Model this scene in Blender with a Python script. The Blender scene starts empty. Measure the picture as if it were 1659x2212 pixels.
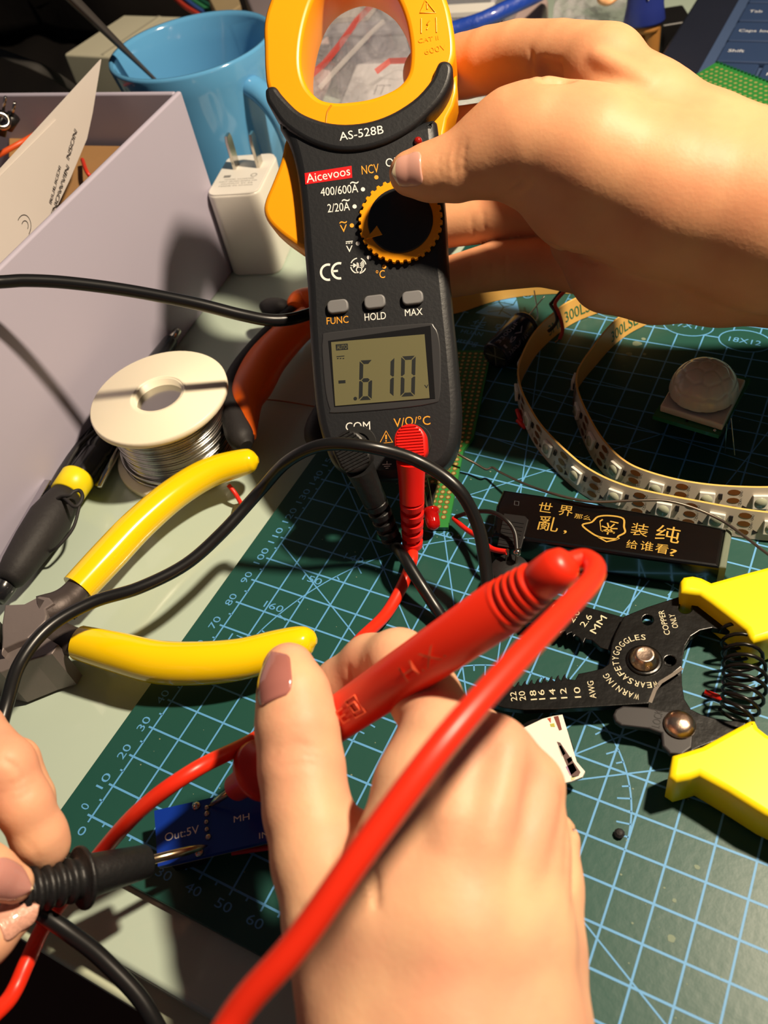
import bpy, math, random
import numpy as np

random.seed(7)
rng = np.random.default_rng(7)
SC = bpy.context.scene
U = 0.01            # every coordinate below is in centimetres; the scene is in metres

# ------------------------------------------------------------------ camera
CAM = np.array([15.36985, -3.66770, 23.04416])
RM = np.array([[0.88340996, 0.4429078, -0.15303441],     # right
               [0.24364828, -0.71310438, -0.65735656],   # down
               [-0.40027786, 0.54342876, -0.73787724]])  # forward
FPX = 1883.08
cam = bpy.data.cameras.new('camera')
cam_o = bpy.data.objects.new('camera', cam)
SC.collection.objects.link(cam_o)
cam.sensor_fit = 'HORIZONTAL'; cam.sensor_width = 36.0
cam.lens = 36.0 * FPX / 1659.0
cam.clip_start = 0.005; cam.clip_end = 20
cam.dof.use_dof = True; cam.dof.focus_distance = 0.275; cam.dof.aperture_fstop = 24
from mathutils import Matrix, Vector
m4 = Matrix.Identity(4)
for i in range(3):
    m4[i][0] = RM[0][i]; m4[i][1] = -RM[1][i]; m4[i][2] = -RM[2][i]; m4[i][3] = CAM[i] * U
cam_o.matrix_world = m4
SC.camera = cam_o

# ------------------------------------------------------------------ light
SC.view_settings.view_transform = 'Standard'; SC.view_settings.look = 'None'
SC.view_settings.gamma = 1.0; SC.view_settings.use_curve_mapping = False
SC.view_settings.exposure = 0.0
wd = bpy.data.worlds.new('world'); SC.world = wd; wd.use_nodes = True
wd.node_tree.nodes['Background'].inputs[0].default_value = (0.80, 0.86, 1.0, 1)
wd.node_tree.nodes['Background'].inputs[1].default_value = 0.045
LAMP = np.array([34.0, 28.0, 60.0]); LAMP_AIM = np.array([2.0, 16.0, 2.0])
ld = bpy.data.lights.new('desk_lamp_light', 'AREA')
ld.shape = 'DISK'; ld.size = 0.045; ld.energy = 8.8; ld.color = (1.0, 0.82, 0.60)
lo = bpy.data.objects.new('desk_lamp_light', ld); SC.collection.objects.link(lo)
lo.location = LAMP * U
lo.rotation_euler = Vector(LAMP_AIM - LAMP).to_track_quat('-Z', 'Y').to_euler()

# ------------------------------------------------------------------ maths helpers
def N(v):
    v = np.asarray(v, float); return v / np.linalg.norm(v)
def ray(px, py):
    return np.array([(px - 829.5) / FPX, (py - 1106) / FPX, 1.0]) @ RM
def at(px, py, z=0.0):          # point of the photograph lying at height z
    r = ray(px, py); return CAM + r * ((z - CAM[2]) / r[2])
def dp(px, py, d):              # point of the photograph lying at depth d
    return CAM + ray(px, py) * d
def dep(p): return float(RM[2] @ (np.asarray(p) - CAM))
class Plane:
    def __init__(s, o, ex, ez):
        s.o = np.asarray(o, float); s.ez = N(ez); ex = np.asarray(ex, float)
        s.ex = N(ex - s.ez * (ex @ s.ez)); s.ey = np.cross(s.ez, s.ex)
    def w(s, px, py, h=0.0):    # photograph point -> this plane lifted by h
        r = ray(px, py); o = s.o + s.ez * h
        return CAM + r * (((o - CAM) @ s.ez) / (r @ s.ez))
    def l(s, px, py, h=0.0):
        p = s.w(px, py, h) - s.o; return np.array([p @ s.ex, p @ s.ey])
    def g(s, u, v, h=0.0): return s.o + s.ex * u + s.ey * v + s.ez * h
ZP = Plane((0, 0, 0), (1, 0, 0), (0, 0, 1))
def zpl(z): return Plane((0, 0, z), (1, 0, 0), (0, 0, 1))

def catmull(pts, n=8):
    P = np.asarray(pts, float)
    if len(P) < 3: return P
    P = np.vstack([2 * P[0] - P[1], P, 2 * P[-1] - P[-2]])
    out = []
    for i in range(1, len(P) - 2):
        p0, p1, p2, p3 = P[i - 1], P[i], P[i + 1], P[i + 2]
        for k in range(n):
            t = k / n
            out.append(.5 * (2 * p1 + (p2 - p0) * t + (2 * p0 - 5 * p1 + 4 * p2 - p3) * t * t + (3 * p1 - p0 - 3 * p2 + p3) * t ** 3))
    out.append(P[-2]); return np.array(out)
def smooth_poly(pts, n=4):      # closed outline through points
    P = list(map(np.asarray, pts)); m = len(P); out = []
    for i in range(m):
        p0, p1, p2, p3 = P[i - 1], P[i], P[(i + 1) % m], P[(i + 2) % m]
        for k in range(n):
            t = k / n
            out.append(.5 * (2 * p1 + (p2 - p0) * t + (2 * p0 - 5 * p1 + 4 * p2 - p3) * t * t + (3 * p1 - p0 - 3 * p2 + p3) * t ** 3))
    return out
def round_rect(cx, cy, w, h, r, n=5):
    o = []
    for sx, sy, a0 in ((1, 1, 0), (-1, 1, 90), (-1, -1, 180), (1, -1, 270)):
        for k in range(n + 1):
            a = math.radians(a0 + 90 * k / n)
            o.append((cx + sx * (w / 2 - r) + r * math.cos(a), cy + sy * (h / 2 - r) + r * math.sin(a)))
    return o
def circle(cx, cy, r, n=32, r2=None, a0=0):
    return [(cx + r * math.cos(a0 + 2 * math.pi * k / n), cy + (r2 or r) * math.sin(a0 + 2 * math.pi * k / n)) for k in range(n)]

# ------------------------------------------------------------------ materials
def lin(h):
    if isinstance(h, str):
        c = [int(h[i:i + 2], 16) / 255 for i in (0, 2, 4)]
    else: c = [x / 255 for x in h]
    return tuple(((x + .055) / 1.055) ** 2.4 if x > .04045 else x / 12.92 for x in c)
MATS = {}
def M(name, col, rough=.5, metal=0.0, spec=.5, bump=0.0, bs=60.0, var=0.06, vs=30.0, trans=0.0, ior=1.45, coat=0.0, sss=0.0, alpha=1.0, emit=0.0, sssr=(1, .35, .2)):
    if name in MATS: return MATS[name]
    m = bpy.data.materials.new(name); m.use_nodes = True
    nt = m.node_tree; b = nt.nodes['Principled BSDF']
    c = lin(col)
    tc = nt.nodes.new('ShaderNodeTexCoord')
    nz = nt.nodes.new('ShaderNodeTexNoise'); nz.inputs['Scale'].default_value = vs; nz.inputs['Detail'].default_value = 4
    nt.links.new(tc.outputs['Object'], nz.inputs['Vector'])
    mx = nt.nodes.new('ShaderNodeMix'); mx.data_type = 'RGBA'
    mx.inputs[6].default_value = tuple(x * (1 - var) for x in c) + (1,)
    mx.inputs[7].default_value = tuple(min(1, x * (1 + var)) for x in c) + (1,)
    nt.links.new(nz.outputs['Fac'], mx.inputs[0]); nt.links.new(mx.outputs[2], b.inputs['Base Color'])
    b.inputs['Roughness'].default_value = rough; b.inputs['Metallic'].default_value = metal
    b.inputs['Specular IOR Level'].default_value = spec; b.inputs['IOR'].default_value = ior
    b.inputs['Transmission Weight'].default_value = trans; b.inputs['Coat Weight'].default_value = coat
    b.inputs['Coat Roughness'].default_value = .08; b.inputs['Alpha'].default_value = alpha
    if sss:
        b.inputs['Subsurface Weight'].default_value = sss; b.inputs['Subsurface Radius'].default_value = sssr
        b.inputs['Subsurface Scale'].default_value = .004
    if emit:
        b.inputs['Emission Color'].default_value = c + (1,); b.inputs['Emission Strength'].default_value = emit
    if bump:
        n2 = nt.nodes.new('ShaderNodeTexNoise'); n2.inputs['Scale'].default_value = bs; n2.inputs['Detail'].default_value = 6
        nt.links.new(tc.outputs['Object'], n2.inputs['Vector'])
        bp = nt.nodes.new('ShaderNodeBump'); bp.inputs['Strength'].default_value = bump; bp.inputs['Distance'].default_value = .001
        nt.links.new(n2.outputs['Fac'], bp.inputs['Height']); nt.links.new(bp.outputs['Normal'], b.inputs['Normal'])
    MATS[name] = m
    return m

# ------------------------------------------------------------------ mesh builder
_font = {}
def glyphs(s):
    if s in _font: return _font[s]
    cu = bpy.data.curves.new('tmp', 'FONT'); cu.body = s; cu.size = 1.0; cu.resolution_u = 3
    o = bpy.data.objects.new('tmp', cu); SC.collection.objects.link(o)
    dg = bpy.context.evaluated_depsgraph_get(); me = bpy.data.meshes.new_from_object(o.evaluated_get(dg))
    v = np.array([x.co[:2] for x in me.vertices]) if len(me.vertices) else np.zeros((0, 2)); f = [tuple(p.vertices) for p in me.polygons]
    bpy.data.objects.remove(o); bpy.data.curves.remove(cu); bpy.data.meshes.remove(me)
    _font[s] = (v, f); return v, f
CAPH = None
def fill(outlines, thick, bevel=0.0, bres=2):
    """2D outlines (later ones are holes) -> solid plate from z=-thick to z=0, as (verts, faces)."""
    cu = bpy.data.curves.new('tmp', 'CURVE'); cu.dimensions = '2D'; cu.fill_mode = 'BOTH'
    b = min(bevel, thick / 2 * .98)
    cu.extrude = max(thick / 2 - b, 0); cu.bevel_depth = b; cu.bevel_resolution = bres; cu.offset = -b
    for ol in outlines:
        sp = cu.splines.new('POLY'); sp.points.add(len(ol) - 1)
        for p, q in zip(sp.points, ol): p.co = (q[0], q[1], 0, 1)
        sp.use_cyclic_u = True
    o = bpy.data.objects.new('tmp', cu); SC.collection.objects.link(o)
    dg = bpy.context.evaluated_depsgraph_get(); me = bpy.data.meshes.new_from_object(o.evaluated_get(dg))
    v = np.array([x.co[:] for x in me.vertices]); f = [tuple(p.vertices) for p in me.polygons]
    v[:, 2] -= thick / 2
    bpy.data.objects.remove(o); bpy.data.curves.remove(cu); bpy.data.meshes.remove(me)
    return v, f

class MB:
    def __init__(s): s.v = []; s.f = []; s.m = []; s.s = []
    def add(s, v, f, mat=0, smooth=False):
        b = len(s.v); s.v.extend([tuple(map(float, x)) for x in v])
        for q in f: s.f.append(tuple(i + b for i in q)); s.m.append(mat); s.s.append(smooth)
        return s
    def box(s, c, sx, sy, sz, ex=(1, 0, 0), ey=(0, 1, 0), ez=(0, 0, 1), mat=0):
        c = np.asarray(c, float); ex, ey, ez = map(np.asarray, (ex, ey, ez))
        v = [c + ex * sx / 2 * a + ey * sy / 2 * b + ez * sz / 2 * d for d in (-1, 1) for b in (-1, 1) for a in (-1, 1)]
        return s.add(v, [(0, 2, 3, 1), (4, 5, 7, 6), (0, 1, 5, 4), (2, 6, 7, 3), (0, 4, 6, 2), (1, 3, 7, 5)], mat)
    def prism(s, pts, vec, mat=0, smooth=False):     # pts 3D polygon, swept by vec
        n = len(pts); vec = np.asarray(vec, float)
        v = [np.asarray(p) for p in pts] + [np.asarray(p) + vec for p in pts]
        s.add(v, [tuple(range(n))[::-1], tuple(range(n, 2 * n))], mat)
        b = len(s.v) - 2 * n
        for i in range(n):
            j = (i + 1) % n; s.f.append((b + i, b + j, b + n + j, b + n + i)); s.m.append(mat); s.s.append(smooth)
        return s
    def plate(s, pl, outlines, h, thick, bevel=0.0, mat=0, smooth=False):
        """outlines in the plane's local (u,v); solid from height h-thick up to h"""
        v, f = fill(outlines, thick, bevel)
        return s.add([pl.g(a, b, c + h) for a, b, c in v], f, mat, smooth)
    def pplate(s, pl, pxs, h, thick, bevel=0.0, mat=0, hole=None, smooth=False):
        """outline traced in photograph pixels on plane pl lifted by h"""
        ol = [[pl.l(x, y, h) for x, y in pxs]]
        for q in (hole or []): ol.append([pl.l(x, y, h) for x, y in q])
        return s.plate(pl, ol, h, thick, bevel, mat, smooth)
    def tube(s, pts, r, seg=12, mat=0, n=8, caps=True, spline=True, smooth=True, flat=1.0):
        P = np.asarray(pts, float)
        rr = np.full(len(P), r) if np.isscalar(r) else np.asarray(r, float)
        if spline and len(P) > 2:
            q = catmull(np.hstack([P, rr[:, None]]), n); P, rr = q[:, :3], q[:, 3]
        T = np.gradient(P, axis=0); T /= np.linalg.norm(T, axis=1)[:, None] + 1e-12
        up = np.array([0, 0, 1.0]) if abs(T[0][2]) < .9 else np.array([1.0, 0, 0])
        a = N(np.cross(T[0], up)); V = []; F = []
        for i in range(len(P)):
            a = N(a - T[i] * (a @ T[i])); b = np.cross(T[i], a)
            for k in range(seg):
                t = 2 * math.pi * k / seg
                V.append(P[i] + rr[i] * (a * math.cos(t) + b * math.sin(t) * flat))
        for i in range(len(P) - 1):
            for k in range(seg):
                k2 = (k + 1) % seg
                F.append((i * seg + k, i * seg + k2, (i + 1) * seg + k2, (i + 1) * seg + k))
        s.add(V, F, mat, smooth)
        if caps:
            s.add(V[:seg], [tuple(range(seg))[::-1]], mat); s.add(V[-seg:], [tuple(range(seg))], mat)
        return s
    def lathe(s, prof, o, ax, seg=32, mat=0, smooth=True, closed=False, ex=None, flat=1.0):
        """prof: (radius, height) pairs along axis ax from o"""
        o = np.asarray(o, float); ax = N(ax)
        e = np.asarray(ex, float) if ex is not None else (np.array([1.0, 0, 0]) if abs(ax[0]) < .8 else np.array([0, 1.0, 0]))
        e = N(e - ax * (e @ ax)); g = np.cross(ax, e)
        V = []; F = []; n = len(prof)
        for r, h in prof:
            for k in range(seg):
                t = 2 * math.pi * k / seg; V.append(o + ax * h + r * (e * math.cos(t) + g * math.sin(t) * flat))
        for i in range(n - 1 if not closed else n):
            j = (i + 1) % n
            for k in range(seg):
                k2 = (k + 1) % seg; F.append((i * seg + k, i * seg + k2, j * seg + k2, j * seg + k))
        if not closed:
            if prof[0][0] > 1e-6: F.append(tuple(range(seg))[::-1])
            if prof[-1][0] > 1e-6: F.append(tuple(range((n - 1) * seg, n * seg)))
        return s.add(V, F, mat, smooth)
    def cyl(s, a, b, r, seg=20, mat=0, r2=None, smooth=True):
        a = np.asarray(a, float); b = np.asarray(b, float); L = np.linalg.norm(b - a)
        return s.lathe([(r, 0), (r if r2 is None else r2, L)], a, b - a, seg, mat, smooth)
    def ball(s, c, r, mat=0, seg=16, ax=(0, 0, 1), sq=1.0):
        pr = [(max(r * math.sin(math.pi * i / 10), 1e-5), -r * sq * math.cos(math.pi * i / 10)) for i in range(11)]
        return s.lathe(pr, c, ax, seg, mat)
    def text(s, t, o, ex, ey, h, width=None, mat=0, align='c', lift=None, bold=0):
        """flat lettering of cap height h; o is the baseline centre (or start)"""
        v, f = glyphs(t)
        if not len(v): return s
        ex = np.asarray(ex); ey = np.asarray(ey); sc = h / .73
        x0, x1 = v[:, 0].min(), v[:, 0].max(); sx = sc if width is None else width / max(x1 - x0, 1e-4)
        off = (x0 + x1) / 2 if align == 'c' else x0
        nn = np.cross(ex, ey) * (lift or 0)
        return s.add([np.asarray(o) + ex * (a - off) * sx + ey * b * sc + nn for a, b in v], f, mat)
    def ptext(s, pl, t, p0, p1, hpx, h=.004, mat=0):
        """lettering whose baseline runs from photograph point p0 to p1 on plane pl; cap height in pixels"""
        a = pl.w(*p0, h); b = pl.w(*p1, h); ex = N(b - a); ey = np.cross(pl.ez, ex)
        return s.text(t, a, ex, ey, hpx * dep(a) / FPX, np.linalg.norm(b - a), mat, 'l')
    def strip(s, pts, w, nrm, mat=0, closed=False):   # flat line of width w along pts
        P = [np.asarray(p, float) for p in pts]; n = len(P); nrm = np.asarray(nrm, float); V = []
        for i in range(n):
            t = (P[(i + 1) % n] - P[i - 1]) if closed else (P[min(i + 1, n - 1)] - P[max(i - 1, 0)])
            sd = N(np.cross(nrm, t)) * w / 2; V += [P[i] - sd, P[i] + sd]
        F = [(2 * i, 2 * ((i + 1) % n), 2 * ((i + 1) % n) + 1, 2 * i + 1) for i in range(n if closed else n - 1)]
        return s.add(V, F, mat)
    def build(s, name, mats, parent=None, bevel=0.0, seg=2, sub=0, base=None, autosmooth=None):
        L = np.zeros(3)
        if parent is not None: L = np.array(parent['_b'])
        elif base is not None: L = np.asarray(base, float)
        me = bpy.data.meshes.new(name)
        me.from_pydata([tuple((np.array(v) - L) * U) for v in s.v], [], s.f)
        mats = mats if isinstance(mats, (list, tuple)) else [mats]
        for m in mats: me.materials.append(m)
        for p, mi, sm in zip(me.polygons, s.m, s.s): p.material_index = min(mi, len(mats) - 1); p.use_smooth = sm
        me.validate()
        o = bpy.data.objects.new(name, me); SC.collection.objects.link(o)
        if parent is not None: o.parent = parent
        else: o.location = L * U
        o['_b'] = [float(x) for x in L]
        if bevel:
            b = o.modifiers.new('bevel', 'BEVEL'); b.width = bevel * U; b.segments = seg; b.limit_method = 'ANGLE'; b.angle_limit = math.radians(35)
            for p in me.polygons: p.use_smooth = True
            w = o.modifiers.new('wn', 'WEIGHTED_NORMAL'); w.keep_sharp = True
        if sub:
            b = o.modifiers.new('sub', 'SUBSURF'); b.levels = sub; b.render_levels = sub
        return o
def tag(o, label, cat, group=None):
    o['label'] = label; o['category'] = cat
    if group: o['group'] = group
    return o
def thing(name, label, cat, base, group=None):
    o = bpy.data.objects.new(name, None); SC.collection.objects.link(o)
    base = np.asarray(base, float); o.location = base * U; o['_b'] = [float(x) for x in base]
    o.empty_display_size = .01
    return tag(o, label, cat, group)
def lab(o, t): o['label'] = t; return o
# ------------------------------------------------------------------ setting
DZ = -0.30          # top of the glass desk; the mat's top is z = 0
m_glass = M('desk_glass', (176, 192, 178), rough=.10, spec=.6, var=.03, vs=8)
m_edge = M('desk_edge', (188, 196, 172), rough=.18, var=.03)
b = MB().box((0, 0, -76), 500, 500, 2)
o = b.build('floor', M('floor_dark', (92, 52, 34), rough=.6, var=.3, vs=6)); o['kind'] = 'structure'
b = MB().box((0, 175, 30), 500, 6, 260)
o = b.build('wall_back', M('wall_dark', (60, 56, 52), rough=.9)); o['kind'] = 'structure'
t = thing('desk', 'desk with a pale green glass top and a polished front edge', 'desk', (0, 34, -75))
b = MB().box((0, 34.2, DZ - .5), 150, 74, 1.0); b.build('desk_top', m_glass, t, bevel=.2, seg=2)
b = MB().box((0, 34.0, DZ - 1.32), 150.5, 74.9, .62); b.build('lower_glass', m_edge, t, bevel=.16)
for x in (-70, 70):
    for y in (3, 66): MB().box((x, y, -38.4), 5, 5, 73.2).build('leg', M('desk_leg', (70, 66, 62), rough=.4), t)

# ------------------------------------------------------------------ cutting mat
m_mat = M('mat_green', (30, 74, 66), rough=.38, bump=.05, bs=420, var=.10, vs=14, spec=.45)
m_line = M('mat_line', (88, 152, 204), rough=.5, var=.08, vs=40)
m_scr = M('mat_scratch', (112, 128, 108), rough=.6)
MX0, MY0, MX1, MY1 = -1.05, -1.08, 43.9, 30.9
b = MB()
b.plate(zpl(0), [round_rect((MX0 + MX1) / 2, (MY0 + MY1) / 2, MX1 - MX0, MY1 - MY0, .5)], 0, .295, .03, 0)
Z1 = np.array([0, 0, 1.0]); LZ = .004
def ln(x0, y0, x1, y1, w=.052, z=LZ): b.strip([(x0, y0, z), (x1, y1, z)], w, Z1, 1)
NX, NY = 42, 28
for i in range(NX + 1): ln(i, -.0, i, NY, .056, LZ)
for j in range(NY + 1):
    ln(-.16 if j else -.16, j, NX, j, .062, LZ + .0006)
for j in range(0, NY): ln(-.12, j + .5, 0, j + .5)
for i in range(0, NX): ln(i + .5, -.12, i + .5, 0)
for i in range(NX + 1): ln(i, -.18, i, 0)
ex, ey = np.array([1.0, 0, 0]), np.array([0, 1.0, 0])
for j in range(NY + 1):     # the scale up the left side reads upward
    b.text(str(j * 10), (-.27, j + .12 if j else .16, LZ), ey, -ex, .27, None, 1, 'c') if j == 0 else b.text(str(j * 10), (-.25, j + .02, LZ), ey, -ex, .27, .24 * len(str(j * 10)), 1, 'c')
for i in range(NX + 1):
    b.text(str(i * 10), (i, -.58, LZ), ex, ey, .27, .24 * len(str(i * 10)), 1, 'c')
PC = np.array([10.0, 5.0])
for r, st in ((9.0, .5), (4.0, .5)):
    b.strip([(PC[0] + r * math.cos(math.radians(a)), PC[1] + r * math.sin(math.radians(a)), LZ + .001) for a in range(0, 181, 2)], .045, Z1, 1)
    k = 0
    for a in range(0, 181, 5):
        c, s_ = math.cos(math.radians(a)), math.sin(math.radians(a)); d = .36 if a % 10 == 0 else .2
        ln(PC[0] + (r - d) * c, PC[1] + (r - d) * s_, PC[0] + r * c, PC[1] + r * s_, .045, LZ + .001)
for a in range(10, 180, 10):
    b.text(str(a), (PC[0] + 9.3 * math.cos(math.radians(a)) - .05, PC[1] + 9.2 * math.sin(math.radians(a)) + .02, LZ + .001), ex, ey, .27, .24 * len(str(a)), 1)
for a in (30, 45, 60, 75, 105, 120, 135, 150):
    R = 1e9; c, s_ = math.cos(math.radians(a)), math.sin(math.radians(a))
    tm = min([q for q in ((NX - 10) / c if c > 1e-6 else 1e9, -10 / c if c < -1e-6 else 1e9, 23 / s_) if q > 0])
    ln(10 + 1.2 * c, 5 + 1.2 * s_, 10 + tm * c, 5 + tm * s_, .045, LZ + .0012)
for a in (150, 135, 120): # the same rays carried through to the lower right
    c, s_ = math.cos(math.radians(a)), math.sin(math.radians(a)); ln(10 - 1.2 * c, 5 - 1.2 * s_, 10 - 5 / s_ * c, 0, .045, LZ + .0012)
for p, q in (((5.3, 14.9), (11.0, 20.1)), ((6.0, 22.35), (16.5, 21.4)), ((3.0, 18.3), (16.0, 16.4)), ((5.0, 20.9), (17.5, 19.0)), ((10.5, 17.5), (16.5, 18.9))):
    ln(p[0], p[1], q[0], q[1], .04, LZ + .0014)
for (u, v), tx in (((10.27, 26.46), '17X11'), ((12.55, 26.04), '18X12'), ((7.2, 26.84), '12X9'), ((9.0, 27.6), '14X11')):
    b.add([(u + .98 * math.cos(q * math.pi / 20), v + .66 * math.sin(q * math.pi / 20), LZ + .0016) for q in range(40)], [tuple(range(40))], 0)
    b.strip([(u + .98 * math.cos(q * math.pi / 20), v + .66 * math.sin(q * math.pi / 20), LZ + .002) for q in range(40)], .05, Z1, 1, True)
    b.text(tx, (u, v - .15, LZ + .002), ex, ey, .3, .24 * len(tx), 1)
# printed emblem: pale triangle with a branching dark figure, lettering under it
b.add([(1.2, 24.9, LZ + .002), (5.0, 24.9, LZ + .002), (5.0, 27.4, LZ + .002), (1.2, 27.4, LZ + .002)], [(0, 1, 2, 3)], 0)
b.add([(1.50, 25.05, LZ + .003), (3.60, 25.12, LZ + .003), (2.58, 27.0, LZ + .003)], [(0, 1, 2)], 1)
for pl_ in ([(2.55, 25.2), (2.55, 25.75)], [(2.55, 25.75), (2.2, 26.05), (2.2, 26.4)], [(2.55, 25.75), (2.9, 26.0), (2.9, 26.4)], [(2.2, 26.05), (2.9, 26.02)], [(2.55, 25.5), (2.0, 25.25)], [(2.55, 25.5), (3.1, 25.25)], [(2.2, 26.05), (1.9, 25.75)]):
    b.strip([(x, y, LZ + .004) for x, y in pl_], .055, Z1, 0)
b.strip([(3.26 + .2 * math.cos(q * .314), 26.83 + .2 * math.sin(q * .314), LZ + .003) for q in range(20)], .04, Z1, 1, True)
b.text('R', (3.26, 26.73, LZ + .003), ex, ey, .2, None, 1)
for tx, x, y, h in (('\u534e', 1.95, 24.05, .5), ('\u5b89', 3.0, 24.05, .5), ('HUAN', 1.9, 23.6, .26), ('Cutting', 1.75, 22.95, .34)): b.text(tx, (x, y, LZ + .003), ex, ey, h, None, 1)
# wear: scuffs, specks and pale smears on the rubber
for k in range(260):
    x, y = rng.uniform(0, 20), rng.uniform(0, 27); r = rng.uniform(.008, .03); a0 = rng.uniform(0, 6)
    b.add([(x + r * math.cos(a0 + q * 1.2566) * (1 + .5 * rng.random()), y + r * math.sin(a0 + q * 1.2566), LZ + .003) for q in range(5)], [(0, 1, 2, 3, 4)], 2)
for px, py, r in ((1360, 765, .14), (1375, 742, .2), (1390, 732, .1), (1392, 765, .09), (1506, 1873, .07), (1450, 2027, .11), (1457, 1945, .06)):
    c = at(px, py, LZ + .003); b.add([(c[0] + r * math.cos(q * .6) * (.7 + .5 * rng.random()), c[1] + r * math.sin(q * .6) * .8, c[2]) for q in range(10)], [tuple(range(10))], 2)
tag(b.build('cutting_mat', [m_mat, m_line, m_scr], base=(21, 15, DZ)), 'dark green rubber cutting mat printed with pale blue grid lines and scales', 'cutting mat')

# ------------------------------------------------------------------ storage box and what it holds
m_box = M('box_paper', (172, 166, 184), rough=.55, spec=.35, var=.03, vs=20)
m_kraft = M('kraft_card', (150, 112, 70), rough=.85, var=.12, vs=40)
BX = np.array([-12.0, 26.05]); ba = N([-.992, -.129]); bb = N([.129, -.992]); BT = 8.5
def bxp(a, c, z): return np.array([BX[0] + ba[0] * a + bb[0] * c, BX[1] + ba[1] * a + bb[1] * c, z])
BA, BB, W = 26.0, 22.0, .28
t = thing('storage_box', 'open lavender grey cardboard storage box left of the blue mug', 'box', bxp(BA / 2, BB / 2, DZ))
ea, eb = np.array([*ba, 0]), np.array([*bb, 0])
def bwall(a0, a1, c0, c1, z0, z1, nm, mat=m_box, bev=.1):
    MB().box((bxp(a0, c0, z0) + bxp(a1, c1, z1)) / 2, a1 - a0, c1 - c0, z1 - z0, ea, eb).build(nm, mat, t, bevel=bev)
bwall(0, W, 0, BB, DZ, BT, 'side_panel'); bwall(BA - W, BA, 0, BB, DZ, BT, 'side_panel')
bwall(W, BA - W, 0, W, DZ, BT, 'end_panel'); bwall(W, BA - W, BB - W, BB, DZ, BT, 'end_panel')
bwall(W, BA - W, W, BB - W, DZ, DZ + .2, 'bottom_panel', m_kraft, 0)
# kraft envelope lying high in the box
pk = [bxp(.5, .6, 6.3), bxp(9.5, .6, 6.3), bxp(9.5, 10.5, 5.6), bxp(.5, 10.5, 5.6)]
bk = MB().prism(pk, (0, 0, -1.2)); tag(bk.build('kraft_envelope', m_kraft, bevel=.1), 'flat brown kraft envelope inside the storage box behind the white paper', 'envelope')
# white printed paper standing in the box
m_paper = M('white_paper', (198, 190, 184), rough=.7, var=.04, vs=30)
m_ink = M('ink_black', (34, 30, 30), rough=.7)
A0 = at(219, 128, 9.9); A1 = at(-140, 520, 9.9); pd = N(A1 - A0)
PP = Plane(A0, pd, np.cross(pd, (0.15 * .0, 0.0, 1.0)))
if PP.ez @ (CAM - A0) < 0: PP = Plane(A0, pd, -PP.ez)
px_sheet = [(219, 128), (200, 245), (188, 300), (150, 390), (112, 470), (70, 560), (30, 640), (-90, 700), (-150, 530)]
ol = [PP.w(*q) for q in px_sheet]
bp_ = MB().prism(ol, -PP.ez * .06)
e2 = PP.w(150, 255) ; 
tp = thing('paper_leaflet', 'white folded paper leaflet standing in the storage box', 'paper', (ol[3] + ol[5]) / 2)
bp_.build('sheet', m_paper, tp)
bf = MB().prism([PP.w(*q, .05) for q in ((122, 258), (102, 350), (72, 470), (48, 560), (30, 640), (-90, 700), (-150, 530))], -PP.ez * .04)
bf.build('folded_flap', m_paper, tp)
bt = MB()
def ptxt(t_, p0, p1, hp): bt.ptext(PP, t_, p0, p1, hp, .06)
ptxt('NSON', (150, 345), (167, 285), 12); ptxt('SNOWVIN', (116, 470), (150, 362), 12); ptxt('RULKDI', (112, 440), (132, 362), 9)
for c0, r0, a0, a1 in (((52, 488), 15, -150, 60), ((54, 488), 7, -160, 40)):
    bt.strip([PP.w(c0[0] + r0 * math.cos(math.radians(a)), c0[1] + 1.6 * r0 * math.sin(math.radians(a)), .06) for a in range(a0, a1, 15)], .03, PP.ez)
bt.build('printing', m_ink, tp)
# audio jack with pins
m_chrome = M('chrome', (205, 200, 190), rough=.16, metal=1.0, var=.03)
m_blk = M('black_plastic', (24, 23, 24), rough=.38, var=.08, vs=60)
q0 = at(10, 290, 8.2); q1 = at(16, 215, 9.4)
tj = thing('barrel_jack', 'black barrel jack with two bright pins inside the storage box', 'connector', q0)
b = MB(); b.cyl(at(-6, 290, 7.6), at(4, 240, 8.4), .38); b.cyl(at(14, 275, 7.9), at(30, 250, 8.3), .3); b.build('jack_body', m_blk, tj)
b = MB(); b.cyl(at(6, 245, 8.4), at(12, 210, 9.3), .07); b.build('pin', m_chrome, tj)
b = MB(); b.cyl(at(26, 250, 8.4), at(32, 222, 9.0), .07); b.build('pin', m_chrome, tj)
b = MB(); b.lathe([(.2, 0), (.42, 0), (.42, .18), (.2, .18)], at(2, 262, 8.5), N(at(12, 210, 9.3) - at(6, 245, 8.4)), closed=True); b.build('ferrule', m_chrome, tj)
m_org = M('orange_wire', (214, 84, 34), rough=.4)
tag(MB().tube([at(-30, 350, 6.8), at(20, 322, 7.0), at(60, 300, 7.0), at(92, 280, 6.6), at(110, 262, 5.6)], .13).build('orange_wire', m_org, base=at(20, 322, 7.0)), 'orange wire crossing the kraft card inside the storage box', 'wire')
tag(MB().prism([at(18, 350, 6.4), at(96, 300, 6.4), at(76, 238, 6.4), at(20, 250, 6.4)], (0, 0, -.4)).build('folded_card', M('tan_card', (176, 130, 78), rough=.8, var=.12), bevel=.05), 'tan folded card beneath the orange wire in the storage box', 'card')
tag(MB().tube([at(178, 345, 6.5), at(188, 372, 6.7), at(206, 392, 6.2)], .09).build('red_wire', M('red_wire', (196, 48, 30), rough=.4), base=at(188, 372, 6.5)), 'short red wire on the kraft envelope in the storage box', 'wire')
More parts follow.
